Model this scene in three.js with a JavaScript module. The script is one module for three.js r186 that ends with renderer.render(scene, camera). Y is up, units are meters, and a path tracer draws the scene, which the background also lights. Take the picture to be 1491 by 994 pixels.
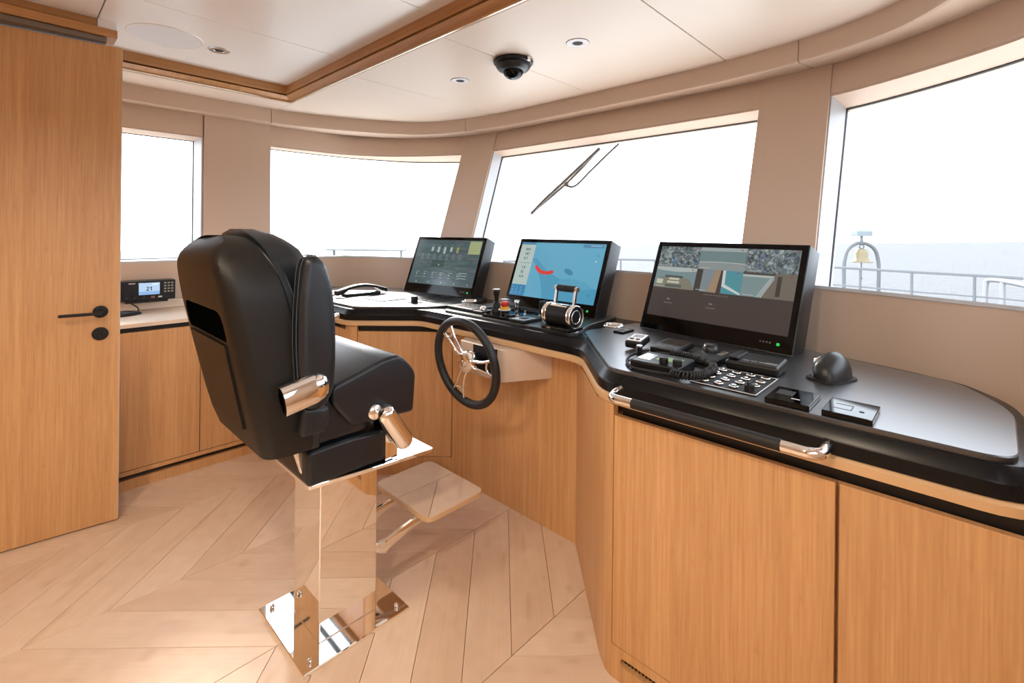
import * as THREE from 'three';
import { RoundedBoxGeometry } from 'three/addons/geometries/RoundedBoxGeometry.js';
import { mergeGeometries, toCreasedNormals } from 'three/addons/utils/BufferGeometryUtils.js';
import { Brush, Evaluator, SUBTRACTION } from 'three-bvh-csg';

// ------------------------------------------------------------------ camera, sky, exposure
const scene = new THREE.Scene();
const renderer = new THREE.WebGLRenderer({ antialias: true });
renderer.toneMapping = THREE.LinearToneMapping;
renderer.toneMappingExposure = 1.07;
renderer.shadowMap.enabled = true;
// level camera with a shifted lens: x starboard, y up, z aft, eye 1.3 m above the wheelhouse floor
const FPX = 701.79;
const camera = new THREE.PerspectiveCamera(2 * Math.atan(654.9 / FPX) * 180 / Math.PI, 1491 / 1309.8, 0.05, 9000);
camera.setViewOffset(1491, 1309.8, 0, 654.9 - 339.1, 1491, 994);
camera.position.set(0, 1.3, 0);
camera.rotation.order = 'YXZ';
camera.rotation.set(0, THREE.MathUtils.degToRad(43.595), THREE.MathUtils.degToRad(0.5758));
scene.add(camera);
scene.background = new THREE.Color().setRGB(0.87, 0.96, 1.07);   // bright hazy overcast
scene.backgroundIntensity = 4.4;
// low sun veiled by haze, ahead on the port side: large and soft
const sun = new THREE.DirectionalLight(new THREE.Color(1, 0.94, 0.85), 8);
{ const az = THREE.MathUtils.degToRad(60), el = THREE.MathUtils.degToRad(27); sun.position.set(-1.6 - 30 * Math.sin(az) * Math.cos(el), 1 + 30 * Math.sin(el), -1.2 - 30 * Math.cos(az) * Math.cos(el)); sun.target.position.set(-1.6, 1, -1.2); }
sun.castShadow = true; sun.shadow.radius = 20; sun.shadow.mapSize.set(2048, 2048);
Object.assign(sun.shadow.camera, { left: -6, right: 6, top: 6, bottom: -6, near: 1, far: 60 });
scene.add(sun, sun.target);

// ------------------------------------------------------------------ helpers
let seed = 12345;
const rnd = () => { seed = (seed * 1664525 + 1013904223) >>> 0; return seed / 4294967296; };
const used = new Map();
const numbered = (n) => { const k = used.get(n) ?? 0; used.set(n, k + 1); return k ? n + '_' + String(k).padStart(3, '0') : n; };
const V3 = (x, y, z) => new THREE.Vector3(x, y, z);
const lerp = THREE.MathUtils.lerp, rad = THREE.MathUtils.degToRad;

function thing(name, label, category, o = {}) {
  const g = new THREE.Group(); g.name = numbered(name); g.userData = { label, category };
  if (o.group) g.userData.group = o.group;
  if (o.kind) g.userData.kind = o.kind;
  if (o.pos) g.position.set(...o.pos);
  if (o.turn) g.rotation.y = o.turn;
  scene.add(g); return g;
}
function part(name, geo, mat, parent, label) {
  const m = new THREE.Mesh(geo, mat); m.name = name; parent.add(m);
  if (label) m.userData.label = label;
  return m;
}
// uv in metres, chosen by the way each triangle faces
function uvm(geo, swap = false) {
  const g = geo.index ? geo.toNonIndexed() : geo, p = g.attributes.position, uv = new Float32Array(p.count * 2);
  const a = V3(), b = V3(), c = V3(), n = V3();
  for (let i = 0; i < p.count; i += 3) {
    a.fromBufferAttribute(p, i); b.fromBufferAttribute(p, i + 1); c.fromBufferAttribute(p, i + 2);
    n.copy(b).sub(a).cross(c.clone().sub(a));
    const ax = Math.abs(n.x), ay = Math.abs(n.y), az = Math.abs(n.z);
    [a, b, c].forEach((q, k) => {
      let u, v;
      if (ay > ax && ay > az) { u = q.x; v = q.z; } else if (ax > az * 1.3) { u = q.z; v = q.y; } else if (az > ax * 1.3) { u = q.x; v = q.y; } else { u = (q.x * n.z - q.z * n.x) / Math.hypot(n.x, n.z); v = q.y; }
      if (swap) [u, v] = [v, u];
      uv[(i + k) * 2] = u; uv[(i + k) * 2 + 1] = v;
    });
  }
  g.setAttribute('uv', new THREE.BufferAttribute(uv, 2));
  return g;
}
const box = (w, h, d, x = 0, y = 0, z = 0) => { const g = new THREE.BoxGeometry(w, h, d); g.translate(x, y, z); return uvm(g); };
const span = (x0, x1, y0, y1, z0, z1) => box(Math.abs(x1 - x0), Math.abs(y1 - y0), Math.abs(z1 - z0), (x0 + x1) / 2, (y0 + y1) / 2, (z0 + z1) / 2);
const rbox = (w, h, d, r = 0.004, x = 0, y = 0, z = 0, s = 2) => { const g = new RoundedBoxGeometry(w, h, d, s, Math.min(r, w / 2.02, h / 2.02, d / 2.02)); g.translate(x, y, z); return uvm(g); };
const cyl = (r0, r1, h, x = 0, y = 0, z = 0, n = 28) => { const g = new THREE.CylinderGeometry(r1, r0, h, n); g.translate(x, y, z); return g; };
const lathe = (pts, n = 32) => new THREE.LatheGeometry(pts.map((p) => new THREE.Vector2(p[0], p[1])), n);
const tube = (pts, r, n = 40, m = 8, closed = false) => new THREE.TubeGeometry(new THREE.CatmullRomCurve3(pts.map((p) => V3(...p)), closed, 'centripetal'), n, r, m, closed);
const merge = (...gs) => mergeGeometries(gs.map((g) => { const h = g.index ? g.toNonIndexed() : g.clone(); for (const k of Object.keys(h.attributes)) if (!['position', 'normal', 'uv'].includes(k)) h.deleteAttribute(k); return h; }));
const mv = (g, x, y, z) => { g.translate(x, y, z); return g; };

function area(p) { let a = 0; for (let i = 0; i < p.length; i++) { const q = p[(i + 1) % p.length]; a += p[i][0] * q[1] - q[0] * p[i][1]; } return a / 2; }
function inset(p, d) {      // p with positive area in (x, z); d > 0 moves inwards
  const n = p.length;
  return p.map((q, i) => {
    const a = p[(i + n - 1) % n], b = p[(i + 1) % n];
    let d1 = [q[0] - a[0], q[1] - a[1]], d2 = [b[0] - q[0], b[1] - q[1]];
    const l1 = Math.hypot(...d1) || 1, l2 = Math.hypot(...d2) || 1; d1 = d1.map((v) => v / l1); d2 = d2.map((v) => v / l2);
    const n1 = [-d1[1], d1[0]], n2 = [-d2[1], d2[0]], k = Math.max(0.35, 1 + n1[0] * n2[0] + n1[1] * n2[1]);
    return [q[0] + d * (n1[0] + n2[0]) / k, q[1] + d * (n1[1] + n2[1]) / k];
  });
}
// a plate with outline [[x, z]...] and levels [[y, inset]...] from the bottom up
function slab(outline, levels, crease = 0.5) {
  const p = area(outline) > 0 ? outline : [...outline].reverse(), n = p.length, pos = [];
  const rings = levels.map(([y, d]) => (d ? inset(p, d) : p).map((q) => [q[0], y, q[1]]));
  const tri = (...v) => v.forEach((q) => pos.push(...q));
  for (let k = 0; k + 1 < rings.length; k++) for (let i = 0; i < n; i++) {
    const j = (i + 1) % n, a = rings[k], b = rings[k + 1];
    tri(a[i], b[i], b[j]); tri(a[i], b[j], a[j]);
  }
  for (const [ring, top] of [[rings[0], false], [rings[rings.length - 1], true]]) {
    const f = THREE.ShapeUtils.triangulateShape(ring.map((q) => new THREE.Vector2(q[0], q[2])), []);
    for (const [a, b, c] of f) top ? tri(ring[a], ring[c], ring[b]) : tri(ring[a], ring[b], ring[c]);
  }
  const g = new THREE.BufferGeometry(); g.setAttribute('position', new THREE.Float32BufferAttribute(pos, 3)); g.computeVertexNormals();
  return toCreasedNormals(uvm(g), crease);
}
function roundPoly(pts, radii, seg = 6) {
  const out = [], n = pts.length;
  pts.forEach((q, i) => {
    const r = Array.isArray(radii) ? radii[i] : radii;
    if (!r) { out.push(q); return; }
    const a = pts[(i + n - 1) % n], b = pts[(i + 1) % n];
    const ua = [a[0] - q[0], a[1] - q[1]], ub = [b[0] - q[0], b[1] - q[1]], la = Math.hypot(...ua), lb = Math.hypot(...ub);
    const s = Math.min(r, la / 2, lb / 2), A = [q[0] + ua[0] / la * s, q[1] + ua[1] / la * s], B = [q[0] + ub[0] / lb * s, q[1] + ub[1] / lb * s];
    for (let k = 0; k <= seg; k++) { const t = k / seg, m = 1 - t; out.push([m * m * A[0] + 2 * m * t * q[0] + t * t * B[0], m * m * A[1] + 2 * m * t * q[1] + t * t * B[1]]); }
  });
  return out;
}
const rect = (x0, x1, z0, z1) => [[x0, z0], [x1, z0], [x1, z1], [x0, z1]];
// rings of points joined into one closed skin
function loft(rings, crease = 0.6) {
  const pos = [], tri = (...v) => v.forEach((q) => pos.push(...q)), n = rings[0].length;
  for (let k = 0; k + 1 < rings.length; k++) for (let i = 0; i < n; i++) { const j = (i + 1) % n, a = rings[k], b = rings[k + 1]; tri(a[i], b[i], b[j]); tri(a[i], b[j], a[j]); }
  for (const [ring, flip] of [[rings[0], false], [rings[rings.length - 1], true]]) {
    const c = [0, 1, 2].map((k) => ring.reduce((s, q) => s + q[k], 0) / n);
    for (let i = 0; i < n; i++) { const j = (i + 1) % n; flip ? tri(ring[i], c, ring[j]) : tri(c, ring[i], ring[j]); }
  }
  const g = new THREE.BufferGeometry(); g.setAttribute('position', new THREE.Float32BufferAttribute(pos, 3)); g.computeVertexNormals();
  return toCreasedNormals(uvm(g), crease);
}
// a profile [[a, b]...] swept straight: a, b, c -> fn
function prism(profile, w, bevel = 0, seg = 2) {   // profile in (x, y) extruded along z, centred
  const sh = new THREE.Shape(profile.map((p) => new THREE.Vector2(...p)));
  const g = new THREE.ExtrudeGeometry(sh, { depth: w - 2 * bevel, bevelEnabled: bevel > 0, bevelSize: bevel, bevelThickness: bevel, bevelOffset: -bevel, bevelSegments: seg, curveSegments: 8 });
  g.translate(0, 0, -(w - 2 * bevel) / 2);
  return toCreasedNormals(uvm(g), 0.6);
}

// ------------------------------------------------------------------ textures and materials
const hash = (x, y, s) => { let h = (Math.imul(x, 374761393) + Math.imul(y, 668265263) + Math.imul(s, 974634541)) | 0; h = Math.imul(h ^ (h >>> 13), 1274126177); return ((h ^ (h >>> 16)) >>> 0) / 4294967296; };
function vnoise(u, v, nu, nv, s) {    // value noise that tiles over the unit square
  const x = u * nu, y = v * nv, i = Math.floor(x), j = Math.floor(y), f = x - i, g = y - j, a = f * f * (3 - 2 * f), b = g * g * (3 - 2 * g);
  const h = (p, q) => hash(((p % nu) + nu) % nu, ((q % nv) + nv) % nv, s);
  return lerp(lerp(h(i, j), h(i + 1, j), a), lerp(h(i, j + 1), h(i + 1, j + 1), a), b);
}
function tex(w, h, fn, metres, color = true) {
  const d = new Uint8Array(w * h * 4);
  for (let y = 0; y < h; y++) for (let x = 0; x < w; x++) { const c = fn(x / w, y / h), o = (y * w + x) * 4; for (let k = 0; k < 3; k++) d[o + k] = Math.max(0, Math.min(255, c[k])); d[o + 3] = 255; }
  const t = new THREE.DataTexture(d, w, h); t.wrapS = t.wrapT = THREE.RepeatWrapping; t.magFilter = THREE.LinearFilter; t.minFilter = THREE.LinearMipmapLinearFilter; t.generateMipmaps = true;
  if (color) t.colorSpace = THREE.SRGBColorSpace;
  t.repeat.set(1 / metres[0], 1 / metres[1]); t.needsUpdate = true; return t;
}
function oakTex(base, dark, s, metres) {      // straight grained veneer, grain along v
  return tex(512, 512, (u, v) => {
    const fine = vnoise(u, v, 170, 6, s) * 0.5 + vnoise(u, v, 250, 14, s + 1) * 0.3, band = vnoise(u, v, 34, 2, s + 2) * 0.5 + vnoise(u, v, 9, 1, s + 3) * 0.25;
    const fleck = Math.pow(vnoise(u, v, 120, 26, s + 4), 9) * 0.9;
    const k = Math.min(1, Math.max(0, 0.62 * fine + 0.5 * band - 0.1 + fleck * 0.22));
    return base.map((c, i) => lerp(c, dark[i], k));
  }, metres);
}
function plankTex(base, dark, s) {
  return tex(256, 512, (u, v) => {
    const k = Math.min(1, 0.14 * vnoise(u, v, 70, 7, s) + 0.10 * vnoise(u, v, 14, 6, s + 1) + 0.24 * vnoise(u, v, 3, 5, s + 2) + 0.2 * vnoise(u, v, 10, 31, s + 5) + 0.5 * Math.pow(vnoise(u, v, 9, 13, s + 3), 10));
    return base.map((c, i) => lerp(c, dark[i], k));
  }, [0.3, 1.1]);
}
const grainBump = tex(256, 256, (u, v) => { const k = 128 + 90 * (vnoise(u, v, 90, 90, 7) - 0.5) + 60 * (vnoise(u, v, 40, 40, 8) - 0.5); return [k, k, k]; }, [0.12, 0.12], false);
const oakA = oakTex([219, 173, 122], [176, 125, 76], 11, [0.6, 0.9]);
const oakB = oakTex([213, 168, 119], [172, 121, 74], 23, [0.6, 0.9]);
const oakC = oakTex([200, 150, 98], [150, 101, 55], 37, [0.6, 0.9]);
const std = (o) => new THREE.MeshPhysicalMaterial(o);
const srgb = (r, g, b) => new THREE.Color().setRGB(r / 255, g / 255, b / 255, THREE.SRGBColorSpace);
const M = {
  oak: std({ map: oakA, roughness: 0.42, clearcoat: 0.15, clearcoatRoughness: 0.35 }),
  oakB: std({ map: oakB, roughness: 0.42, clearcoat: 0.15, clearcoatRoughness: 0.35 }),
  oakTrim: std({ map: oakC, roughness: 0.42 }),
  leather: std({ color: srgb(207, 184, 164), roughness: 0.6, bumpMap: grainBump, bumpScale: 0.0003 }),
  leatherB: std({ color: srgb(209, 186, 166), roughness: 0.6, bumpMap: grainBump, bumpScale: 0.0003 }),
  reveal: std({ color: srgb(192, 194, 198), roughness: 0.45 }),
  ceilWhite: std({ color: srgb(245, 243, 240), roughness: 0.26, clearcoat: 0.5, clearcoatRoughness: 0.22 }),
  ceilCream: std({ color: srgb(224, 208, 193), roughness: 0.38 }),
  stone: std({ color: srgb(224, 208, 190), roughness: 0.4 }),
  gap: std({ color: srgb(16, 14, 13), roughness: 0.7 }),
  blackTop: std({ color: srgb(18, 18, 20), roughness: 0.27, specularIntensity: 0.4 }),
  blackPad: std({ color: srgb(32, 34, 38), roughness: 0.36, ior: 1.7, clearcoat: 1, clearcoatRoughness: 0.3 }),
  blackPlastic: std({ color: srgb(15, 15, 17), roughness: 0.4, specularIntensity: 0.75 }),
  rubber: std({ color: srgb(18, 18, 19), roughness: 0.6 }),
  gloss: std({ color: srgb(7, 7, 8), roughness: 0.06, specularIntensity: 0.45 }),
  housing: std({ color: srgb(26, 28, 31), roughness: 0.36 }),
  edgeTrim: std({ color: srgb(214, 176, 132), roughness: 0.45 }),
  chrome: std({ color: new THREE.Color(0.9, 0.89, 0.87), metalness: 1, roughness: 0.035 }),
  steel: std({ color: new THREE.Color(0.78, 0.78, 0.78), metalness: 1, roughness: 0.22 }),
  chairLeather: std({ color: srgb(19, 25, 31), roughness: 0.38, bumpMap: grainBump, bumpScale: 0.0004 }),
  chairShell: std({ color: srgb(22, 20, 18), roughness: 0.48, specularIntensity: 0.6 }),
  greySeal: std({ color: srgb(120, 108, 98), roughness: 0.5 }),
  whitePlastic: std({ color: srgb(222, 222, 224), roughness: 0.4 }),
  glass: std({ color: 0xffffff, roughness: 0, transmission: 1, thickness: 0, ior: 1.45 }),
  clear: std({ color: 0xffffff, roughness: 0.05, transmission: 1, thickness: 0, ior: 1.45 }),
  red: std({ color: srgb(196, 32, 22), roughness: 0.35 }),
  yellow: std({ color: srgb(232, 180, 24), roughness: 0.4 }),
  brass: std({ color: srgb(122, 110, 84), metalness: 0.4, roughness: 0.4 }),
  outMetal: std({ color: srgb(96, 98, 101), metalness: 0.3, roughness: 0.5 }),
  outWhite: std({ color: srgb(232, 232, 230), roughness: 0.5 }),
  footEdge: std({ color: srgb(214, 178, 140), roughness: 0.45 }),
  thread: std({ color: srgb(62, 66, 72), roughness: 0.6 }),
  bead: std({ color: new THREE.Color(0.95, 0.88, 0.74), metalness: 1, roughness: 0.2 }),
  deckSteel: std({ color: srgb(150, 150, 152), metalness: 0.5, roughness: 0.35 }),
  lampGrey: std({ color: srgb(112, 122, 126), roughness: 0.5 }),
  wiper: std({ color: srgb(88, 83, 80), roughness: 0.55 }),
};
const planks = [[[230, 208, 188], [200, 170, 145]], [[226, 203, 182], [196, 165, 139]], [[233, 212, 193], [206, 178, 153]], [[223, 199, 177], [194, 162, 135]]]
  .map(([b, d], i) => std({ map: plankTex(b, d, 51 + i * 7), roughness: 0.38, clearcoat: 0.1, clearcoatRoughness: 0.4 }));

// ------------------------------------------------------------------ the wheelhouse wall as a ruled surface
const CX = -1.6;
const TOPC = [[0, -2.47], [.6, -2.465], [.87, -2.455], [1.15, -2.42], [1.35, -2.33], [1.55, -2.2], [1.72, -2.05], [1.88, -1.78], [1.93, -1.4], [1.94, -.9], [1.94, .6]];
const BASEC = [[0, -2.12], [.6, -2.11], [.86, -2.09], [1.14, -2.05], [1.34, -2.0], [1.52, -1.94], [1.72, -1.86], [1.88, -1.70], [1.93, -1.4], [1.94, -.9], [1.94, .6]];
const CORN = [[0, -2.368], [.6, -2.362], [.8, -2.345], [1.04, -2.308], [1.26, -2.24], [1.43, -2.14], [1.58, -1.95], [1.70, -1.72], [1.80, -1.474], [1.852, -1.24], [1.87, -.75], [1.87, .6]];
const mirror = (h) => [...h.slice(1).reverse().map(([a, b]) => [CX - a, b]), ...h.map(([a, b]) => [CX + a, b])];
const TP = mirror(TOPC), BP = mirror(BASEC), CP = mirror(CORN), NP = TP.length;
function crAt(P, s) {
  const n = P.length, i = Math.max(0, Math.min(n - 2, Math.floor(s))), t = s - i, p0 = P[Math.max(i - 1, 0)], p1 = P[i], p2 = P[i + 1], p3 = P[Math.min(i + 2, n - 1)];
  return [0, 1].map((k) => 0.5 * (2 * p1[k] + (-p0[k] + p2[k]) * t + (2 * p0[k] - 5 * p1[k] + 4 * p2[k] - p3[k]) * t * t + (-p0[k] + 3 * p1[k] - 3 * p2[k] + p3[k]) * t ** 3));
}
function wallAt(s, y) { const k = Math.max(0, (y - 0.884) / 1.146), a = crAt(BP, s), b = crAt(TP, s); return V3(lerp(a[0], b[0], k), y, lerp(a[1], b[1], k)); }
function wallOut(s, y) {   // unit vector out of the room
  const e = 1e-3, ds = wallAt(Math.min(s + e, NP - 1.001), y).sub(wallAt(Math.max(s - e, 0), y)), dy = wallAt(s, y + e).sub(wallAt(s, y - e));
  return ds.cross(dy).normalize().multiplyScalar(-1).multiplyScalar(-1);
}
const outSign = wallOut(10, 1.5).z < 0 ? 1 : -1;
const wallP = (s, y, off) => wallAt(s, y).add(wallOut(s, y).multiplyScalar(outSign * off));
// a solid patch of the wall, from depth o0 to o1
function patch(s0, s1, y0, y1, o0, o1, round = 0) {
  const n = Math.max(2, Math.ceil((s1 - s0) * 5)), rings = [];
  for (let i = 0; i <= n; i++) {
    const s = lerp(s0, s1, i / n);
    const prof = round ? [[y0, o1], [y0, o0 + round], [y0 + round * 0.3, o0 + round * 0.3], [y0 + round, o0], [y1 - round, o0], [y1 - round * 0.3, o0 + round * 0.3], [y1, o0 + round], [y1, o1]] : [[y0, o1], [y0, o0], [y1, o0], [y1, o1]];
    rings.push(prof.map(([y, o]) => wallP(s, y, o).toArray()));
  }
  return loft(rings, 0.5);
}
const structure = (name, label, category) => thing(name, label, category, { kind: 'structure' });

// ------------------------------------------------------------------ floor: chevron planks
{
  const floor = structure('floor', 'pale bleached oak chevron plank floor of the wheelhouse', 'floor');
  part('subfloor', span(-3.6, 0.4, -0.05, -0.0135, -2.6, 2.5), M.oakTrim, floor);
  const PER = 0.2085, W = 0.5515, A2 = -1.565, gap = 0.0011;
  for (let c = -4; c <= 3; c++) {
    const x0 = A2 + c * W, x1 = x0 + W, up = c % 2 === 0 ? 1 : -1;      // even columns: z grows with x
    const zv = up > 0 ? -0.592 : -0.592 + W;
    for (let k = -14; k <= 16; k++) {
      const za = zv + k * PER, X0 = Math.max(x0, -3.56), X1 = Math.min(x1, 0.36);
      if (X1 - X0 < 0.02) continue;
      const at = (x) => za + up * (x - x0), z0 = at(X0), z1 = at(X1);
      if (Math.min(z0, z1) > 2.4 || Math.max(z0, z1) + PER < -2.45) continue;
      const q = [[X0 + gap, z0 + gap], [X1 - gap, z1 + gap], [X1 - gap, z1 + PER - gap], [X0 + gap, z0 + PER - gap]];
      const g = slab(q, [[-0.013, 0], [-0.0008, 0], [0, 0.0008]], 0.3);
      const p = g.attributes.position, uv = g.attributes.uv, ca = Math.SQRT1_2, ou = rnd() * 3, ov = rnd() * 3;
      for (let i = 0; i < p.count; i++) { const X = p.getX(i), Z = p.getZ(i); uv.setXY(i, (X - up * Z) * ca + ou, (X + up * Z) * ca + ov); }
      part('plank', g, planks[Math.floor(rnd() * 4)], floor);
    }
  }
}

// ------------------------------------------------------------------ ceiling
const YC = 2.22, YP = 2.127, TX0 = -3.213, TX1 = 0.013, TZ = -1.275;
const cornZ = (x) => { let lo = NP / 2 - 0.5; const P = CP; for (let i = 0; i + 1 < P.length; i++) { const a = P[i], b = P[i + 1]; if (x >= a[0] && x <= b[0]) { const t = (x - a[0]) / (b[0] - a[0]); return crAt(P, i + t)[1]; } } return -1.3; };
{
  const ceil = structure('ceiling', 'pale ceiling panels with a raised centre over the helm', 'ceiling');
  const g = 0.0018;
  for (const [x0, x1, z0, z1] of [[TX0 - .02, -2.42, -0.27, 2.4], [TX0 - .02, -2.42, TZ - .02, -0.27], [-2.42, -1.648, TZ - .02, 2.4], [-1.648, -0.85, TZ - .02, 2.4], [-0.85, TX1 + .02, TZ - .02, 2.4]])
    part('ceiling_panel', slab(rect(x0 + g, x1 - g, z0 + g, z1 - g), [[YC, 0.002], [YC + 0.002, 0], [YC + 0.02, 0]]), M.ceilWhite, ceil, 'white raised centre panel');
  // lower perimeter: front fan of panels between the timber trim and the cornice
  const cuts = [-3.46, -2.395, -1.628, -0.85, 0.26];
  for (let i = 0; i < 4; i++) {
    const a = cuts[i] + (i ? g : 0), b = cuts[i + 1] - (i < 3 ? g : 0), poly = [];
    poly.push([a, TZ + 0.001], [b, TZ + 0.001]);
    for (let k = 0; k <= 24; k++) { const x = lerp(b, a, k / 24); poly.push([x, Math.min(cornZ(x) - 0.03, TZ - 0.01)]); }
    part('ceiling_panel', slab(poly, [[YP, 0.0015], [YP + 0.0015, 0], [YP + 0.02, 0]]), M.ceilCream, ceil, 'cream perimeter panel');
  }
  for (const [x0, x1] of [[-3.56, TX0], [TX1, 0.36]]) part('ceiling_panel', slab(rect(x0, x1, TZ + 0.002, 2.4), [[YP, 0.0015], [YP + 0.0015, 0], [YP + 0.02, 0]]), M.ceilCream, ceil, 'cream side panel');
  part('ceiling_slab', span(-3.75, 0.55, 2.27, 2.4, -2.75, 2.5), M.ceilCream, ceil);
}
function ceilingTrim(name, label, along) {    // timber step between the two ceilings: upper band, shadow slot, lower band, light edge
  const t = structure(name, label, 'ceiling trim');
  // profile points (w, y): w is measured inboard from the edge of the perimeter ceiling
  const len = along === 'front' ? TX1 - TX0 : 2.4 - TZ;
  const run = (prof) => {
    const g = new THREE.ExtrudeGeometry(new THREE.Shape(prof.map((p) => new THREE.Vector2(...p))), { depth: len, bevelEnabled: false });
    if (along === 'front') { g.applyMatrix4(new THREE.Matrix4().makeBasis(V3(0, 0, 1), V3(0, 1, 0), V3(1, 0, 0))); g.translate(TX0, 0, TZ); }
    else if (along === 'port') g.translate(TX0, 0, TZ);
    else { g.scale(-1, 1, 1); g.translate(TX1, 0, TZ); }
    g.computeVertexNormals();
    return uvm(g, true);
  };
  part('upper_band', run([[0.056, 2.168], [0.052, 2.222], [-0.03, 2.222], [-0.03, 2.168]]), M.oakTrim, t);
  part('lower_band', run([[0.004, 2.137], [0.050, 2.158], [0.050, 2.1605], [-0.03, 2.1605], [-0.03, 2.137]]), M.oakTrim, t);
  part('edge_bead', run([[-0.004, 2.129], [0.008, 2.1295], [0.008, 2.137], [-0.004, 2.137]]), M.bead, t, 'thin polished bead');
}
ceilingTrim('trim_1', 'timber step in the ceiling above the port side cabinets', 'port');
ceilingTrim('trim_2', 'timber step in the ceiling running across in front of the helm chair', 'front');
ceilingTrim('trim_3', 'timber step in the ceiling along the starboard side', 'starboard');
{
  // upholstered cornice, in lengths with seams between them
  const c = structure('trim_4', 'padded beige cornice curving round under the ceiling above the windows', 'cornice');
  const seams = [0.02, 2.0, 7.88, 14.12, 20.0, 21.98];
  for (let i = 0; i + 1 < seams.length; i++) {
    const sp = (s) => { const a = crAt(CP, s - 0.01), b = crAt(CP, s + 0.01); return 0.0018 / Math.max(1e-3, Math.hypot(a[0] - b[0], a[1] - b[1]) / 0.02); }, s0 = seams[i] + sp(seams[i] + 0.02), s1 = seams[i + 1] - sp(seams[i + 1] - 0.02), n = Math.ceil((s1 - s0) * 7), rings = [];
    for (let k = 0; k <= n; k++) {
      const s = lerp(s0, s1, k / n), a = crAt(CP, s), e = 1e-3, p = crAt(CP, Math.min(s + e, 22)), q = crAt(CP, Math.max(s - e, 0));
      let d = [p[0] - q[0], p[1] - q[1]]; const l = Math.hypot(...d); d = [d[0] / l, d[1] / l];
      const o = [d[1], -d[0]];                                   // out of the room
      const P = (y, m) => [a[0] + o[0] * m, y, a[1] + o[1] * m];
      rings.push([P(2.127, 0.16), P(2.127, 0), P(2.045, -0.004), P(2.035, 0), P(2.03, 0.008), P(2.032, 0.16)]);
    }
    part('cornice_panel', loft(rings, 0.5), i % 2 ? M.leather : M.leatherB, c);
  }
}

// ------------------------------------------------------------------ walls and windows
const SILL = 1.105, HEAD = 1.895, DEPTH = [0.2, 0.13, 0.1, 0.13, 0.2];
const WIN = [[0.15, 0.965], [1.62, 6.86], [7.93, 12.06], [13.09, 18.38], [19.035, 19.85]];
{
  const wf = structure('wall_front', 'beige upholstered front wall of the wheelhouse between and around the windows', 'wall');
  const wl = structure('wall_left', 'beige upholstered port wall by the side window', 'wall');
  const wr = structure('wall_right', 'beige upholstered starboard wall beside the helm', 'wall');
  const g = 0.009;
  part('lower_panel', patch(1.62, 18.38, 0, SILL, 0, 0.14), M.leather, wf, 'padded beige panel under the windows');
  part('lower_panel', patch(0.0, 1.61, 0, SILL, 0, 0.14), M.leather, wl);
  part('lower_panel', patch(18.39, 20, 0, SILL, 0, 0.14), M.leather, wr);
  const seg = [[1, wf], [2, wf], [3, wf], [0, wl], [4, wr]];
  for (const [i, w] of seg) part('header_panel', patch(WIN[i][0] + g * 0.3, WIN[i][1] - g * 0.3, HEAD, 2.06, 0.002, 0.13, 0.008), M.leatherB, w);
  const mull = [[0.965, 1.62, wl], [6.86, 7.93, wf], [12.06, 13.09, wf], [18.38, 19.035, wr]];
  for (const [a, b, w] of mull) part('pillar_panel', patch(a + g * 0.3, b - g * 0.3, SILL + 0.0005, 2.06, -0.004, 0.13), M.leather, w, 'padded beige window pillar');
  for (const [a, b, w] of [[0, 0.15, wl], [19.85, 20, wr]]) part('pillar_panel', patch(a, b, SILL + 0.0005, 2.06, 0, 0.13), M.leather, w);
  part('upper_wall', patch(1.62, 18.38, 2.06, 2.35, 0.03, 0.13), M.leather, wf);
  part('upper_wall', patch(0, 1.62, 2.06, 2.35, 0.03, 0.13), M.leather, wl);
  part('upper_wall', patch(18.38, 20, 2.06, 2.35, 0.03, 0.13), M.leather, wr);
  part('aft_wall', span(-3.68, -3.54, 0, 2.35, 0.6, 2.5), M.leather, wl);
  part('aft_wall', span(0.34, 0.48, 0, 2.35, 0.6, 2.5), M.leather, wr);
  const wb = structure('wall_back', 'beige aft bulkhead behind the helm', 'wall');
  part('bulkhead', span(-3.68, 0.48, 0, 2.35, 2.4, 2.5), M.leather, wb);
}
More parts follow.
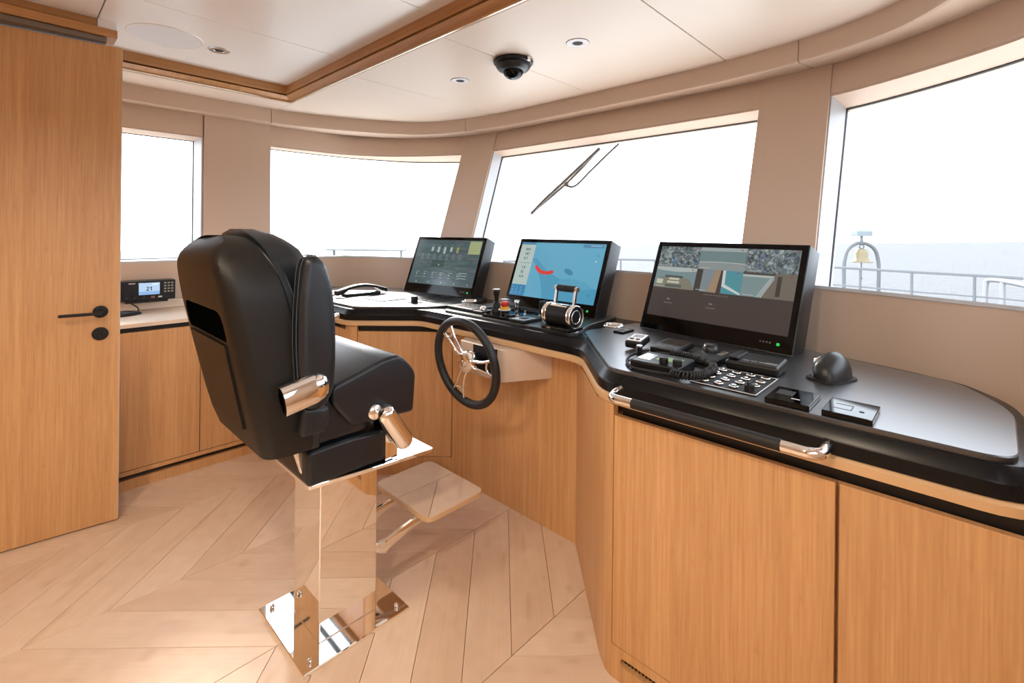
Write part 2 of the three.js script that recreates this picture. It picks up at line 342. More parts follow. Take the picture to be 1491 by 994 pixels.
WIN.forEach(([a, b], i) => {
  const txt = ['port side window beside the open oak door', 'curved corner window behind the left hand monitor', 'centre windscreen with a wiper parked on it', 'corner window with the ship bell seen through it', 'starboard side window by the end of the console'][i];
  const w = structure('window_' + (i + 1), txt, 'window'), e = 0.012;
  const TH = DEPTH[i], S = (m) => m * (i === 0 || i === 4 ? 0.012 : 0.03);
  part('reveal_side', patch(a, a + S(0.6), SILL, HEAD, 0.006, TH + 0.03), M.reveal, w, 'white jamb lining');
  part('reveal_side', patch(b - S(0.6), b, SILL, HEAD, 0.006, TH + 0.03), M.reveal, w, 'white jamb lining');
  part('reveal_head', patch(a, b, HEAD - 0.008, HEAD, 0.008, TH + 0.03), M.leatherB, w);
  part('sill', patch(a, b, SILL - 0.004, SILL + 0.008, -0.002, TH + 0.03), M.reveal, w, 'white window sill');
  const y0 = SILL + 0.008, y1 = HEAD - 0.008, a1 = a + S(0.6), b1 = b - S(0.6);
  part('gasket', merge(patch(a1, b1, y0, y0 + 0.0035, TH - 0.002, TH + 0.01), patch(a1, b1, y1 - 0.0035, y1, TH - 0.002, TH + 0.01), patch(a1, a1 + S(0.22), y0, y1, TH - 0.002, TH + 0.01), patch(b1 - S(0.22), b1, y0, y1, TH - 0.002, TH + 0.01)), M.gap, w, 'black glazing gasket');
  const n = Math.max(2, Math.ceil((b1 - a1) * 5)), pos = [];
  for (let k = 0; k < n; k++) { const s = lerp(a1, b1, k / n), t = lerp(a1, b1, (k + 1) / n), q = [wallP(s, y0, TH + .002), wallP(t, y0, TH + .002), wallP(t, y1, TH + .002), wallP(s, y1, TH + .002)].map((v) => v.toArray()); pos.push(...q[0], ...q[1], ...q[2], ...q[0], ...q[2], ...q[3]); }
  const gg = new THREE.BufferGeometry(); gg.setAttribute('position', new THREE.Float32BufferAttribute(pos, 3)); gg.computeVertexNormals();
  part('glass_pane', uvm(gg), M.glass, w, 'clear glass');
});

// ------------------------------------------------------------------ open door and its head
{
  const d = thing('door_1', 'open light oak door with black lever handle', 'door', { kind: 'structure', pos: [-2.752, 0, -0.353], turn: -0.117 });
  // local z runs aft along the leaf, +x is the face towards the helm
  part('leaf', rbox(0.042, 2.1, 0.85, 0.0015, -0.021, 1.056, 0.425, 1), M.oak, d);
  part('lipping', span(-0.041, -0.001, 0.01, 2.105, -0.0022, 0.0002), M.reveal, d, 'pale edge strip');
  const rose = lathe([[0, 0], [0.026, 0], [0.0265, 0.007], [0.025, 0.009], [0, 0.009]]); rose.rotateZ(-Math.PI / 2);
  const h = part('handle_rose', mv(rose.clone(), 0, 0.938, 0.065), M.blackPlastic, d, 'round black rose');
  part('lever', merge(rbox(0.045, 0.018, 0.018, 0.006, 0.03, 0.938, 0.065), rbox(0.012, 0.013, 0.14, 0.004, 0.052, 0.936, 0.128)), M.blackPlastic, h, 'black lever');
  const k = part('lock_rose', mv(rose.clone().scale(1, 1.08, 1.08), 0, 0.842, 0.065), M.blackPlastic, d, 'round black thumb turn rose');
  part('thumb_turn', rbox(0.016, 0.034, 0.008, 0.003, 0.014, 0.842, 0.065), M.rubber, k);
  const t = structure('trim_5', 'timber head beam with a grey seal over the open door', 'door head');
  part('upper_band', uvm(span(-2.86, -2.775, 2.172, 2.222, -0.27, 1.3), true), M.oakTrim, t);
  part('lower_band', uvm(span(-2.86, -2.742, 2.142, 2.176, -0.335, 1.3), true), M.oakTrim, t);
  part('end_block', span(-2.86, -2.77, 2.176, 2.222, -0.335, -0.2705), M.ceilWhite, t, 'white end block');
  part('seal', span(-2.85, -2.752, 2.118, 2.138, -0.30, 1.3), M.greySeal, t, 'grey seal strip');
  const w = structure('wall_inner', 'oak passage wall that the open door hangs on', 'wall');
  part('panel', span(-2.95, -2.86, 0, 2.22, 0.5, 2.4), M.oakB, w);
}

// ------------------------------------------------------------------ port side cabinets
{
  const X = -3.03;
  const frame = thing('side_cabinet', 'low oak cabinet run along the port wall under the radio', 'cabinet');
  part('carcass', span(-3.53, X - 0.021, 0.0945, 0.785, 1.2, -1.24), M.oakB, frame);
  part('plinth', uvm(span(X - 0.022, X - 0.002, 0, 0.049, 1.2, -1.262)), M.oakB, frame);
  part('bottom_rail', uvm(span(X - 0.03, X, 0.0735, 0.0945, 1.2, -1.262)), M.oakB, frame);
  for (const [a, b, m] of [[1.2, 0.33, M.oak], [0.327, -0.2, M.oakB], [-0.203, -0.7335, M.oak], [-0.7365, -1.262, M.oakB]])
    part('door', rbox(0.02, 0.6855, a - b - 0.0006, 0.001, X - 0.01, 0.0975 + 0.343, (a + b) / 2, 1), m, frame);
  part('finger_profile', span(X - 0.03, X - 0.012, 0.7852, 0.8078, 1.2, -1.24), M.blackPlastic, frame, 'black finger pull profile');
  const top = thing('side_worktop', 'cream stone worktop along the port wall', 'worktop');
  part('top', slab(rect(-3.538, X + 0.004, -1.241, 1.2), [[0.808, 0], [0.825, 0], [0.828, 0.003]]), M.stone, top);
  part('backsplash', rbox(0.02, 0.05, 2.36, 0.006, -3.528, 0.853, -0.03), M.stone, top);
}

// ------------------------------------------------------------------ helm console
const wallBase = (s) => { const p = crAt(BP, s); return [p[0], p[1] + 0.004]; };
const backLine = []; for (let s = 14.9; s >= 2.6; s -= 0.2) backLine.push(wallBase(s));
const consoleOutline = [
  ...roundPoly([[-3.535, -1.25], [-2.40, -1.25], [-2.12, -1.53], [-1.08, -1.53], [-0.80, -1.237], [0.11, -1.237], [0.112, -1.73], [0.0, -1.90], [-0.09, -1.936]], [0, 0.05, 0.05, 0.06, 0.08, 0.10, 0.14, 0.08, 0]),
  ...backLine, [-3.535, -1.5]];
{
  const c = thing('helm_console', 'black topped helm console with cream edging curving across the wheelhouse', 'console');
  part('worktop', slab(consoleOutline, [[0.828, 0], [0.856, 0], [0.860, 0.0015], [0.8835, 0.021], [0.8845, 0.024]], 0.35), M.blackTop, c, 'satin black worktop with chamfered edge');
  part('edge_trim', slab(consoleOutline, [[0.799, 0.004], [0.801, -0.004], [0.820, -0.006], [0.8278, 0.006]], 0.35), M.edgeTrim, c, 'cream timber edge under the worktop');
  const rail = [[-3.4, -1.62], [-2.5, -1.62], [-2.1, -1.78], [-1.1, -1.78], [-0.75, -1.62], [0.06, -1.62], [0.06, -1.72], [-0.2, -1.88], [-1.6, -2.0], [-3.0, -1.88]];
  part('support_rail', slab(rail, [[0.7655, 0.0], [0.799, 0]]), M.oakB, c, 'oak rail far back in the finger recess');
  const padOf = (poly, r, m) => part('instrument_panel', slab(roundPoly(poly, r, 6), [[0.8846, 0.001], [0.8946, 0], [0.897, 0.0025]], 0.4), m ?? M.blackPad, c, 'raised black instrument panel');
  // port, centre and starboard raised panels
  padOf([[-3.30, -1.285], [-2.40, -1.295], [-2.125, -1.58], [-2.06, -1.76], [-2.16, -2.06], [-2.80, -2.02], [-3.12, -1.90], [-3.30, -1.75]], [0.03, 0.03, 0.03, 0.05, 0.02, 0.04, 0.06, 0.06]);
  padOf([[-1.99, -1.575], [-1.19, -1.575], [-1.16, -1.60], [-1.225, -1.80], [-1.25, -2.07], [-1.95, -2.08], [-2.03, -1.72]], [0.03, 0.03, 0.02, 0.04, 0.02, 0.02, 0.04]);
  padOf([[-0.785, -1.262], [0.068, -1.262], [0.078, -1.62], [-0.02, -1.83], [-0.38, -1.95], [-1.10, -1.98], [-1.165, -1.66]], [0.03, 0.06, 0.08, 0.06, 0.05, 0.02, 0.05]);
}
function strip(pts, t, y0, y1) {  // vertical board of thickness t following a line, thickness to the right of travel
  const n = pts.length, off = pts.map((p, i) => { const a = pts[Math.max(i - 1, 0)], b = pts[Math.min(i + 1, n - 1)], l = Math.hypot(b[0] - a[0], b[1] - a[1]); return [p[0] + (b[1] - a[1]) / l * t, p[1] - (b[0] - a[0]) / l * t]; });
  return slab([...pts, ...off.reverse()], [[y0, 0], [y1, 0]], 0.4);
}
{
  // base units under the console
  const base = thing('console_base', 'oak veneered base of the helm console with angled wings', 'cabinet');
  const inner = roundPoly([[-3.5, -1.30], [-2.395, -1.30], [-2.0, -1.68], [-1.2, -1.68], [-0.85, -1.32], [-0.75, -1.262], [0.09, -1.262], [0.09, -1.75], [-0.2, -1.93], [-1.6, -2.05], [-3.0, -1.93], [-3.4, -1.7]], 0);
  part('carcass', slab(inner, [[0, 0], [0.765, 0]]), M.oakB, base);
  part('centre_panel', strip([[-2.004, -1.655], [-1.19, -1.655]], 0.02, 0, 0.798), M.oak, base, 'plain oak panel behind the wheel');
  part('wing_panel', strip([[-1.19, -1.6535], [-0.862, -1.316]], 0.02, 0.055, 0.772), M.oakB, base);
  part('wing_plinth', strip([[-1.191, -1.655], [-0.862, -1.3165]], 0.02, 0, 0.0535), M.oakB, base);
  const arc = []; for (let k = 0; k <= 12; k++) { const t = k / 12, m = 1 - t; arc.push([m * m * -0.8615 + 2 * m * t * -0.79 + t * t * -0.7575, m * m * -1.3155 + 2 * m * t * -1.2385 + t * t * -1.2372]); }
  part('corner_post', strip(arc, 0.02, 0, 0.798), M.oak, base, 'rounded oak corner');
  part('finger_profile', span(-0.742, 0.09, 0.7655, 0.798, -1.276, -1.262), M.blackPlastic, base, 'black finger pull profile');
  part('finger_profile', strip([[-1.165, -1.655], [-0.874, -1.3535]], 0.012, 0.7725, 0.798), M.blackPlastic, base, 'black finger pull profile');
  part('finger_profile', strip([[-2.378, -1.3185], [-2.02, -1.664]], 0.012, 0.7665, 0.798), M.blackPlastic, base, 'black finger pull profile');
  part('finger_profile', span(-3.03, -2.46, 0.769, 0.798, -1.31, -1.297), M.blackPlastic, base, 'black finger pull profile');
  // starboard doors and vented rail
  part('door', rbox(0.5475, 0.669, 0.02, 0.001, -0.4815, 0.434, -1.247, 1), M.oak, base);
  part('door', rbox(0.295, 0.669, 0.02, 0.001, -0.0525, 0.434, -1.247, 1), M.oakB, base);
  {
    const sh = new THREE.Shape([[-0.7575, 0], [0.095, 0], [0.095, 0.0975], [-0.7575, 0.0975]].map((p) => new THREE.Vector2(...p)));
    const hole = new THREE.Path(); const x0 = -0.715, x1 = -0.02, yc = 0.06, r = 0.012;
    hole.absarc(x1, yc, r, -Math.PI / 2, Math.PI / 2, false); hole.absarc(x0, yc, r, Math.PI / 2, Math.PI * 1.5, false); sh.holes.push(hole);
    const g = new THREE.ExtrudeGeometry(sh, { depth: 0.02, bevelEnabled: false, curveSegments: 10 }); g.translate(0, 0, -1.2572);
    part('vent_rail', uvm(g), M.oak, base, 'oak rail with a long vent slot');
    const slats = []; for (let x = -0.72; x < -0.01; x += 0.011) slats.push(box(0.002, 0.026, 0.004, x, 0.06, -1.2555));
    part('vent_grille', merge(...slats, span(-0.73, 0, 0.059, 0.061, -1.2575, -1.2545)), M.blackPlastic, base, 'black vent grille');
  }
  part('end_panel', span(0.092, 0.11, 0, 0.795, -1.2372, -1.74), M.oakB, base);
  // port wing door, post and doors
  part('door', strip([[-2.372, -1.302], [-2.008, -1.6525]], 0.02, 0.1, 0.766), M.oakB, base);
  part('wing_plinth', strip([[-2.374, -1.300], [-2.004, -1.6555]], 0.02, 0, 0.0975), M.oakB, base);
  part('corner_post', strip([[-2.455, -1.2745], [-2.415, -1.2755], [-2.395, -1.283], [-2.375, -1.3]], 0.02, 0, 0.798), M.oak, base, 'rounded oak corner');
  part('door', rbox(0.566, 0.669, 0.02, 0.001, -2.742, 0.434, -1.2845, 1), M.oak, base);
  part('plinth', span(-3.03, -2.457, 0, 0.0975, -1.2945, -1.2745), M.oak, base);
}
function grabRail(x0, x1, label) {
  const r = thing('grab_rail', label, 'grab rail');
  const z = -1.172, y = 0.842, w = -1.225;
  part('grip', (() => { const g = cyl(0.0135, 0.0135, x1 - x0 - 0.15, 0, 0, 0, 20); g.rotateZ(Math.PI / 2); return mv(g, (x0 + x1) / 2, y, z); })(), M.rubber, r, 'black leather wrapped grip');
  for (const [e, s] of [[x0, 1], [x1, -1]]) part('end_bracket', tube([[e, y + 0.006, w - 0.012], [e, y + 0.004, w + 0.01], [e + s * 0.006, y, z - 0.012], [e + s * 0.024, y, z], [e + s * 0.05, y, z], [e + s * 0.078, y, z]], 0.0128, 30, 16), M.chrome, r, 'polished chrome end');
}
grabRail(-0.735, -0.222, 'chrome and black leather grab rail on the edge below the button panel');
grabRail(-2.98, -2.46, 'chrome and black grab rail on the console edge beside the telephone');

// ------------------------------------------------------------------ monitors
function canvasTex(w, h, draw) {
  const c = document.createElement('canvas'); c.width = w; c.height = h; draw(c.getContext('2d'), w, h);
  const t = new THREE.CanvasTexture(c); t.colorSpace = THREE.SRGBColorSpace; return t;
}
function drawAlarm(g, w, h) {
  g.fillStyle = '#4c646a'; g.fillRect(0, 0, w, h);
  for (let i = 0; i < 260; i++) { g.fillStyle = `rgba(${90 + rnd() * 40},${110 + rnd() * 30},${112 + rnd() * 30},0.25)`; g.fillRect(rnd() * w, rnd() * h, 60 + rnd() * 200, 6 + rnd() * 30); }
  g.fillStyle = '#3c5a56'; g.fillRect(w * 0.3, h * 0.46, w * 0.2, h * 0.16);
  for (let i = 0; i < 5; i++) { const x = w * (0.24 + i * 0.1); g.fillStyle = i === 4 ? '#a8b05c' : '#c2d2cc'; g.fillRect(x, h * 0.16, w * 0.035, h * (0.10 + (i % 3) * 0.025)); g.fillStyle = '#8fa5a3'; g.fillRect(x - 6, h * 0.12, w * 0.05, 5); }
  g.fillStyle = '#b9c48f'; g.fillRect(w * 0.82, h * 0.02, w * 0.17, h * 0.28);
  g.fillStyle = '#95a878'; for (let i = 0; i < 4; i++) g.fillRect(w * 0.84, h * (0.05 + i * 0.055), w * 0.12, 3);
  for (let i = 0; i < 7; i++) { const x = w * (0.1 + i * 0.1); g.strokeStyle = '#b9cbc8'; g.lineWidth = 3; g.strokeRect(x, h * 0.33, w * 0.028, h * 0.07); g.fillStyle = '#9db0ae'; g.fillRect(x - 4, h * 0.43, w * 0.05, 4); }
  g.fillStyle = '#7f9694'; g.fillRect(w * 0.1, h * 0.52, w * 0.72, 2); g.fillRect(w * 0.1, h * 0.68, w * 0.72, 2);
  for (let i = 0; i < 6; i++) { const x = w * (0.08 + i * 0.13); g.fillStyle = '#c6d6d2'; g.beginPath(); g.arc(x + 20, h * 0.78, 9, 0, 7); g.fill(); g.fillRect(x, h * 0.73, w * 0.06, 4); g.fillRect(x + 4, h * 0.84, w * 0.045, 4); }
  for (let i = 0; i < 3; i++) g.fillRect(w * 0.76, h * (0.71 + i * 0.055), w * 0.12, 6);
  g.fillStyle = '#dfeae6'; for (let i = 0; i < 5; i++) g.fillRect(w * (0.12 + i * 0.2), h * 0.94, 14, 10);
  g.fillStyle = '#9fe0b4'; g.beginPath(); g.arc(w * 0.42, h * 0.56, 10, 0, 7); g.fill();
}
function drawChart(g, w, h) {
  g.fillStyle = '#62a9c6'; g.fillRect(0, 0, w, h);
  g.fillStyle = '#4b9abb'; g.beginPath(); g.moveTo(w * 0.18, h * 0.3); g.quadraticCurveTo(w * 0.36, h * 0.6, w * 0.42, h); g.lineTo(w * 0.6, h); g.lineTo(w, h); g.lineTo(w, h * 0.75); g.quadraticCurveTo(w * 0.5, h * 0.72, w * 0.25, h * 0.3); g.fill();
  g.fillStyle = '#57a2c0'; g.beginPath(); g.ellipse(w * 0.75, h * 0.7, w * 0.18, h * 0.08, 0.1, 0, 7); g.fill();
  g.fillStyle = '#3c87a6'; g.beginPath(); g.ellipse(w * 0.66, h * 0.5, w * 0.055, h * 0.045, 0.35, 0, 7); g.fill();
  g.strokeStyle = '#dc3a34'; g.lineCap = 'round'; g.lineWidth = h * 0.062; g.beginPath(); g.moveTo(w * 0.265, h * 0.455); g.quadraticCurveTo(w * 0.34, h * 0.60, w * 0.47, h * 0.525); g.stroke();
  g.strokeStyle = '#8c7fb0'; g.lineWidth = 2; g.beginPath(); g.moveTo(w * 0.34, h * 0.05); g.lineTo(w * 0.36, h * 0.45); g.lineTo(w * 0.5, h * 0.98); g.stroke();
  g.fillStyle = '#b4c5c0'; g.fillRect(0, 0, w * 0.19, h * 0.8); g.fillStyle = '#4d86ad'; g.fillRect(0, 0, w * 0.19, h * 0.045);
  g.fillStyle = '#26566f'; g.font = `bold ${Math.round(h * 0.068)}px sans-serif`;
  ['003', '187', '4.1', '', '1.8', '32', '6.4'].forEach((t, i) => g.fillText(t, w * 0.07, h * (0.16 + i * 0.085)));
  g.fillRect(w * 0.03, h * 0.39, w * 0.14, 3);
  g.fillStyle = '#2f7fae'; g.fillRect(0, h * 0.8, w * 0.19, h * 0.2); g.fillStyle = '#8cc4dd'; for (let i = 0; i < 9; i++) g.fillRect(w * (0.02 + (i % 3) * 0.055), h * (0.84 + Math.floor(i / 3) * 0.05), 14, 7);
  g.fillStyle = '#4d86ad'; g.fillRect(w * 0.76, h * 0.015, w * 0.22, h * 0.055); g.fillStyle = '#bcdcea'; g.fillRect(w * 0.84, h * 0.03, w * 0.12, 6);
  g.strokeStyle = '#2c6f8e'; g.lineWidth = 3; for (const [x, y] of [[0.94, 0.2], [0.93, 0.86]]) { g.beginPath(); g.arc(w * x, h * y, 9, 0, 7); g.stroke(); }
  g.fillStyle = '#bfe0ea'; g.beginPath(); g.arc(w * 0.93, h * 0.3, 8, 0, 7); g.fill();
}
function drawCctv(g, w, h) {
  g.fillStyle = '#4b4340'; g.fillRect(0, 0, w, h);
  const tile = (c, r, fn) => { const x = w * c / 3, y = h * 0.30 * r, tw = w / 3, th = h * 0.30; g.save(); g.beginPath(); g.rect(x, y, tw, th); g.clip(); g.translate(x, y); fn(tw, th); g.fillStyle = '#cfd6d6'; g.fillRect(tw * 0.05, th * 0.92, tw * 0.22, 4); g.fillStyle = '#c0392e'; g.fillRect(tw * 0.88, th * 0.06, 12, 7); g.restore(); };
  const machinery = (tw, th) => { g.fillStyle = '#6f7d7e'; g.fillRect(0, 0, tw, th); for (let i = 0; i < 300; i++) { const k = rnd(); g.globalAlpha = 0.55; g.fillStyle = k < 0.36 ? '#39464a' : k < 0.68 ? '#8e9b9b' : k < 0.92 ? '#c9d2d0' : '#5b7ea6'; g.beginPath(); g.ellipse(rnd() * tw, rnd() * th, 4 + rnd() * 20, 3 + rnd() * 9, rnd() * 3, 0, 7); g.fill(); } g.globalAlpha = 1; };
  tile(0, 0, (tw, th) => { machinery(tw, th); g.fillStyle = '#4f86bd'; g.save(); g.translate(tw * 0.36, th * 0.62); g.rotate(-0.5); g.fillRect(0, 0, 16, 46); g.restore(); });
  tile(1, 0, (tw, th) => { g.fillStyle = '#7e9698'; g.fillRect(0, 0, tw, th); g.fillStyle = '#b3bfbd'; g.fillRect(0, 0, tw, th * 0.16); g.fillStyle = '#9aa5a3'; g.fillRect(0, th * 0.66, tw, th * 0.34); g.strokeStyle = '#dde3df'; g.lineWidth = 4; g.beginPath(); g.moveTo(0, th * 0.68); g.quadraticCurveTo(tw / 2, th * 0.62, tw, th * 0.68); g.stroke(); });
  tile(2, 0, machinery);
  tile(0, 1, (tw, th) => { g.fillStyle = '#86a0a4'; g.fillRect(0, 0, tw, th); g.fillStyle = '#c3cecb'; g.beginPath(); g.ellipse(tw / 2, th * 0.05, tw * 0.6, th * 0.16, 0, 0, 7); g.fill(); g.fillStyle = '#55605f'; g.fillRect(tw * 0.25, th * 0.4, tw * 0.45, th * 0.1); g.fillStyle = '#8f8d7c'; g.beginPath(); g.moveTo(0, th); g.lineTo(tw * 0.15, th * 0.5); g.lineTo(tw * 0.85, th * 0.5); g.lineTo(tw, th); g.fill(); g.fillStyle = '#dcdcc6'; g.fillRect(tw * 0.36, th * 0.5, tw * 0.26, th * 0.1); g.fillRect(tw * 0.33, th * 0.66, tw * 0.3, th * 0.1); g.fillRect(tw * 0.06, th * 0.6, tw * 0.16, th * 0.22); g.fillStyle = '#606a68'; g.fillRect(tw * 0.3, th * 0.82, tw * 0.4, th * 0.12); });
  tile(1, 1, (tw, th) => { g.fillStyle = '#4a4340'; g.fillRect(0, 0, tw, th); g.fillStyle = '#8c9aa0'; g.fillRect(tw * 0.14, 0, tw * 0.3, th); g.fillStyle = '#b0977b'; g.beginPath(); g.moveTo(tw * 0.42, 0); g.lineTo(tw * 0.54, 0); g.lineTo(tw * 0.5, th); g.lineTo(tw * 0.3, th); g.fill(); g.fillStyle = '#5aa3ae'; g.fillRect(tw * 0.6, 0, tw * 0.4, th); g.fillStyle = '#e4ebea'; g.beginPath(); g.moveTo(tw * 0.58, 0); g.lineTo(tw * 0.64, 0); g.lineTo(tw * 0.66, th * 0.6); g.lineTo(tw, th * 0.92); g.lineTo(tw, th); g.lineTo(tw * 0.6, th * 0.7); g.fill(); });
  tile(2, 1, (tw, th) => { g.fillStyle = '#8aa2a4'; g.fillRect(0, 0, tw, th); g.fillStyle = '#c6cfcc'; g.fillRect(0, th * 0.06, tw * 0.6, th * 0.12); g.fillStyle = '#55504b'; g.fillRect(0, 0, tw, th * 0.09); g.fillStyle = '#7d766b'; g.beginPath(); g.moveTo(tw * 0.62, 0); g.lineTo(tw, 0); g.lineTo(tw, th); g.lineTo(tw * 0.42, th); g.fill(); g.fillStyle = '#4a443f'; g.fillRect(tw * 0.66, th * 0.1, tw * 0.08, th * 0.8); g.strokeStyle = '#e6e8e4'; g.lineWidth = 4; for (let i = 0; i < 3; i++) { g.beginPath(); g.moveTo(tw * (0.6 - i * 0.03), th * 0.2); g.lineTo(tw * (0.4 - i * 0.04), th); g.stroke(); } });
  g.fillStyle = '#8e8782'; for (const x of [0.14, 0.47]) { g.fillRect(w * x, h * 0.74, 26, 12); g.fillRect(w * (x - 0.02), h * 0.80, 72, 5); }
  g.fillStyle = '#98918b'; for (let i = 0; i < 10; i++) g.fillRect(w * (0.42 + i * 0.018), h * 0.63, 9, 6);
}
function monitor(bx, bz, yaw, draw, label, glow) {
  const W = 0.62, T = rad(20.7), HF = 0.396, a = rad(yaw);
  const m = thing('monitor', label, 'monitor', { pos: [bx - Math.cos(a) * W / 2, 0.897, bz - Math.sin(a) * W / 2], turn: -a, group: 'helm monitors' });
  const ty = HF * Math.cos(T), tz = HF * Math.sin(T), D = 0.088;
  // side profile, (depth, height) turned so that it is extruded along x
  const prof = [[0, 0], [tz, ty], [tz + D * Math.cos(T), ty - D * Math.sin(T)], [D / Math.cos(T), 0]];
  const g = prism(prof, W, 0.003); g.rotateY(Math.PI / 2);
  part('housing', g, M.housing, m, 'dark grey tilted housing');
  const face = (w, h, d, x, y, off) => { const q = rbox(w, h, d, 0.0012, 0, 0, 0, 1); q.translate(x, y, off); q.rotateX(-T); return q; };
  const bz1 = part('bezel', face(W - 0.004, HF - 0.004, 0.005, 0, HF / 2, 0.001), M.gloss, m, 'glossy black glass front');
  const sw = W - 0.046, sh = HF - 0.022 - 0.062, sy = 0.062 + sh / 2;
  const p = new THREE.PlaneGeometry(sw, sh); p.translate(0, sy, 0.0042); p.rotateX(-T);
  const t = canvasTex(1024, 560, draw);
  part('screen', p, std({ color: srgb(10, 10, 11), roughness: 0.16, emissive: 0xffffff, emissiveMap: t, emissiveIntensity: glow }), bz1, 'lit screen');
  const led = cyl(0.0055, 0.0055, 0.002, 0, 0, 0, 18); led.rotateX(Math.PI / 2); led.translate(W / 2 - 0.05, 0.03, 0.0045); led.rotateX(-T);
  part('power_button', led, std({ color: srgb(10, 60, 26), emissive: srgb(30, 200, 90), emissiveIntensity: 0.9, roughness: 0.4 }), bz1, 'green lit power button');
  const lg = []; for (let i = 0; i < 4; i++) lg.push(face(0.006, 0.006, 0.0004, W / 2 - 0.11 + i * 0.011, 0.032, 0.0037));
  part('touch_marks', merge(...lg), std({ color: srgb(70, 70, 72), roughness: 0.4 }), bz1);
}
monitor(-2.199, -1.966, -7.6, drawAlarm, 'monitor beside the telephone showing grey green tank and alarm gauges', 0.62);
monitor(-1.285, -1.924, 1.4, drawChart, 'monitor behind the throttle showing a blue sea chart', 0.85);
monitor(-0.428, -1.814, 8.5, drawCctv, 'monitor above the button panel showing six camera pictures', 0.62);

// ------------------------------------------------------------------ helm chair
{
  const ch = thing('helm_chair', 'black leather helm chair on a chrome pedestal with wooden footrest', 'chair', { pos: [-1.56, 0, -0.785] });
  // fixed lower half
  const pl = part('base_plate', slab(rect(-0.188, 0.172, -0.182, 0.182), [[0.0005, 0.001], [0.0105, 0], [0.013, 0.0025]]), M.chrome, ch, 'polished chrome floor plate');
  for (const [x, z] of [[-0.155, -0.15], [0.14, -0.15], [0.14, 0.15], [-0.155, 0.15]]) part('bolt', mv(lathe([[0, 0.013], [0.0075, 0.013], [0.0075, 0.022], [0.006, 0.0245], [0, 0.0255]], 16), x, 0, z), M.chrome, pl);
  part('pedestal', rbox(0.192, 0.545, 0.2, 0.004, 0, 0.285, 0.003), M.chrome, ch, 'mirror polished square column');
  // footrest with its chevron top
  const FX0 = -0.205, FX1 = 0.155, FZ0 = -0.545, FZ1 = -0.268, FY = 0.27;
  const out = roundPoly(rect(FX0, FX1, FZ0, FZ1), 0.035);
  const fr = part('footrest', slab(out, [[FY - 0.022, 0.002], [FY - 0.02, 0], [FY - 0.004, 0]]), M.footEdge, ch, 'timber footrest board');
  const clipPoly = (poly, a, b, c) => { const r = [], d = (q) => a * q[0] + b * q[1] - c; poly.forEach((q, i) => { const n = poly[(i + 1) % poly.length], dq = d(q), dn = d(n); if (dq >= 0) r.push(q); if ((dq >= 0) !== (dn >= 0)) { const t = dq / (dq - dn); r.push([lerp(q[0], n[0], t), lerp(q[1], n[1], t)]); } }); return r; };
  const P = area(out) > 0 ? out : [...out].reverse(), e = 0.0011, xa = -0.04;
  const left = clipPoly(P, -1, 0, -(xa - e)), right = clipPoly(P, 1, 0, xa + e);
  const r1 = clipPoly(right, -1, 1, -0.424 + e), r2 = clipPoly(right, 1, -1, 0.424 + e);
  [left, r1, r2].forEach((q, i) => { if (q.length > 2) { const g = slab(q, [[FY - 0.0039, 0], [FY + 0.0002, 0.0004]]), uv = g.attributes.uv, p = g.attributes.position, s = i ? 1 : -1; for (let k = 0; k < p.count; k++) uv.setXY(k, (p.getX(k) - s * p.getZ(k)) * 0.707, (p.getX(k) + s * p.getZ(k)) * 0.707); part('plank', g, planks[i], fr); } });
  for (const x of [-0.085, 0.085]) {
    const arm = prism([[0.0, 0.0], [0.03, -0.016], [0.07, -0.008], [0.20, 0.026], [0.36, 0.03], [0.36, 0.046], [0.16, 0.046], [0.05, 0.024], [0.0, 0.02]], 0.014, 0.002); arm.rotateY(Math.PI / 2);
    const a = part('footrest_arm', mv(arm, x, 0.203, -0.092), M.chrome, ch, 'chrome hinged arm');
    const pv = cyl(0.019, 0.019, 0.026, 0, 0, 0, 22); pv.rotateZ(Math.PI / 2);
    part('pivot', mv(pv, x, 0.205, -0.128), M.chrome, a);
  }
  // everything above the column turns with the seat
  const turn = (g) => g;
  const sp = (n, g, m, l, par = ch) => part(n, turn(g), m, par, l);
  const F = (f) => -f;     // forward is -z
  sp('seat_plate', slab(roundPoly([[-0.182, F(-0.178)], [0.182, F(-0.178)], [0.205, F(-0.04)], [0.238, F(0.228)], [-0.238, F(0.228)], [-0.205, F(-0.04)]], [0.01, 0.01, 0.1, 0.012, 0.012, 0.1]), [[0.551, 0.002], [0.561, 0], [0.563, 0.001]]), M.chrome, 'polished plate under the seat');
  const side = (prof, w, b, x = 0) => { const g = prism(prof.map(([f, y]) => [f, y]), w, b, 3); g.rotateY(Math.PI / 2); g.translate(x, 0, 0); return g; };
  const soft = (pts, r, k = 5) => roundPoly(pts, r, k);
  sp('seat_base', side(soft([[-0.188, 0.565], [0.092, 0.565], [0.105, 0.66], [-0.06, 0.672], [-0.188, 0.668]], 0.018), 0.40, 0.012), M.chairLeather, 'black leather base cushion');
  sp('seat_cushion', side(soft([[-0.27, 0.68], [0.0, 0.68], [0.0, 0.865], [-0.10, 0.842], [-0.27, 0.82]], 0.02), 0.40, 0.014), M.chairLeather, 'black leather seat cushion');
  sp('front_bolster', side(soft([[-0.13, 0.80], [-0.06, 0.712], [0.158, 0.702], [0.166, 0.825], [0.152, 0.852], [0.103, 0.902], [0.05, 0.899], [-0.13, 0.846]], [0.02, 0.015, 0.015, 0.02, 0.02, 0.025, 0.02, 0.02]), 0.44, 0.012), M.chairLeather, 'flip up front bolster');
  sp('bracket_plate', span(0.13, 0.205, 0.566, 0.735, F(0.06), F(0.105)), M.chrome);
  sp('bracket_plate', span(-0.205, -0.13, 0.566, 0.735, F(0.06), F(0.105)), M.chrome);
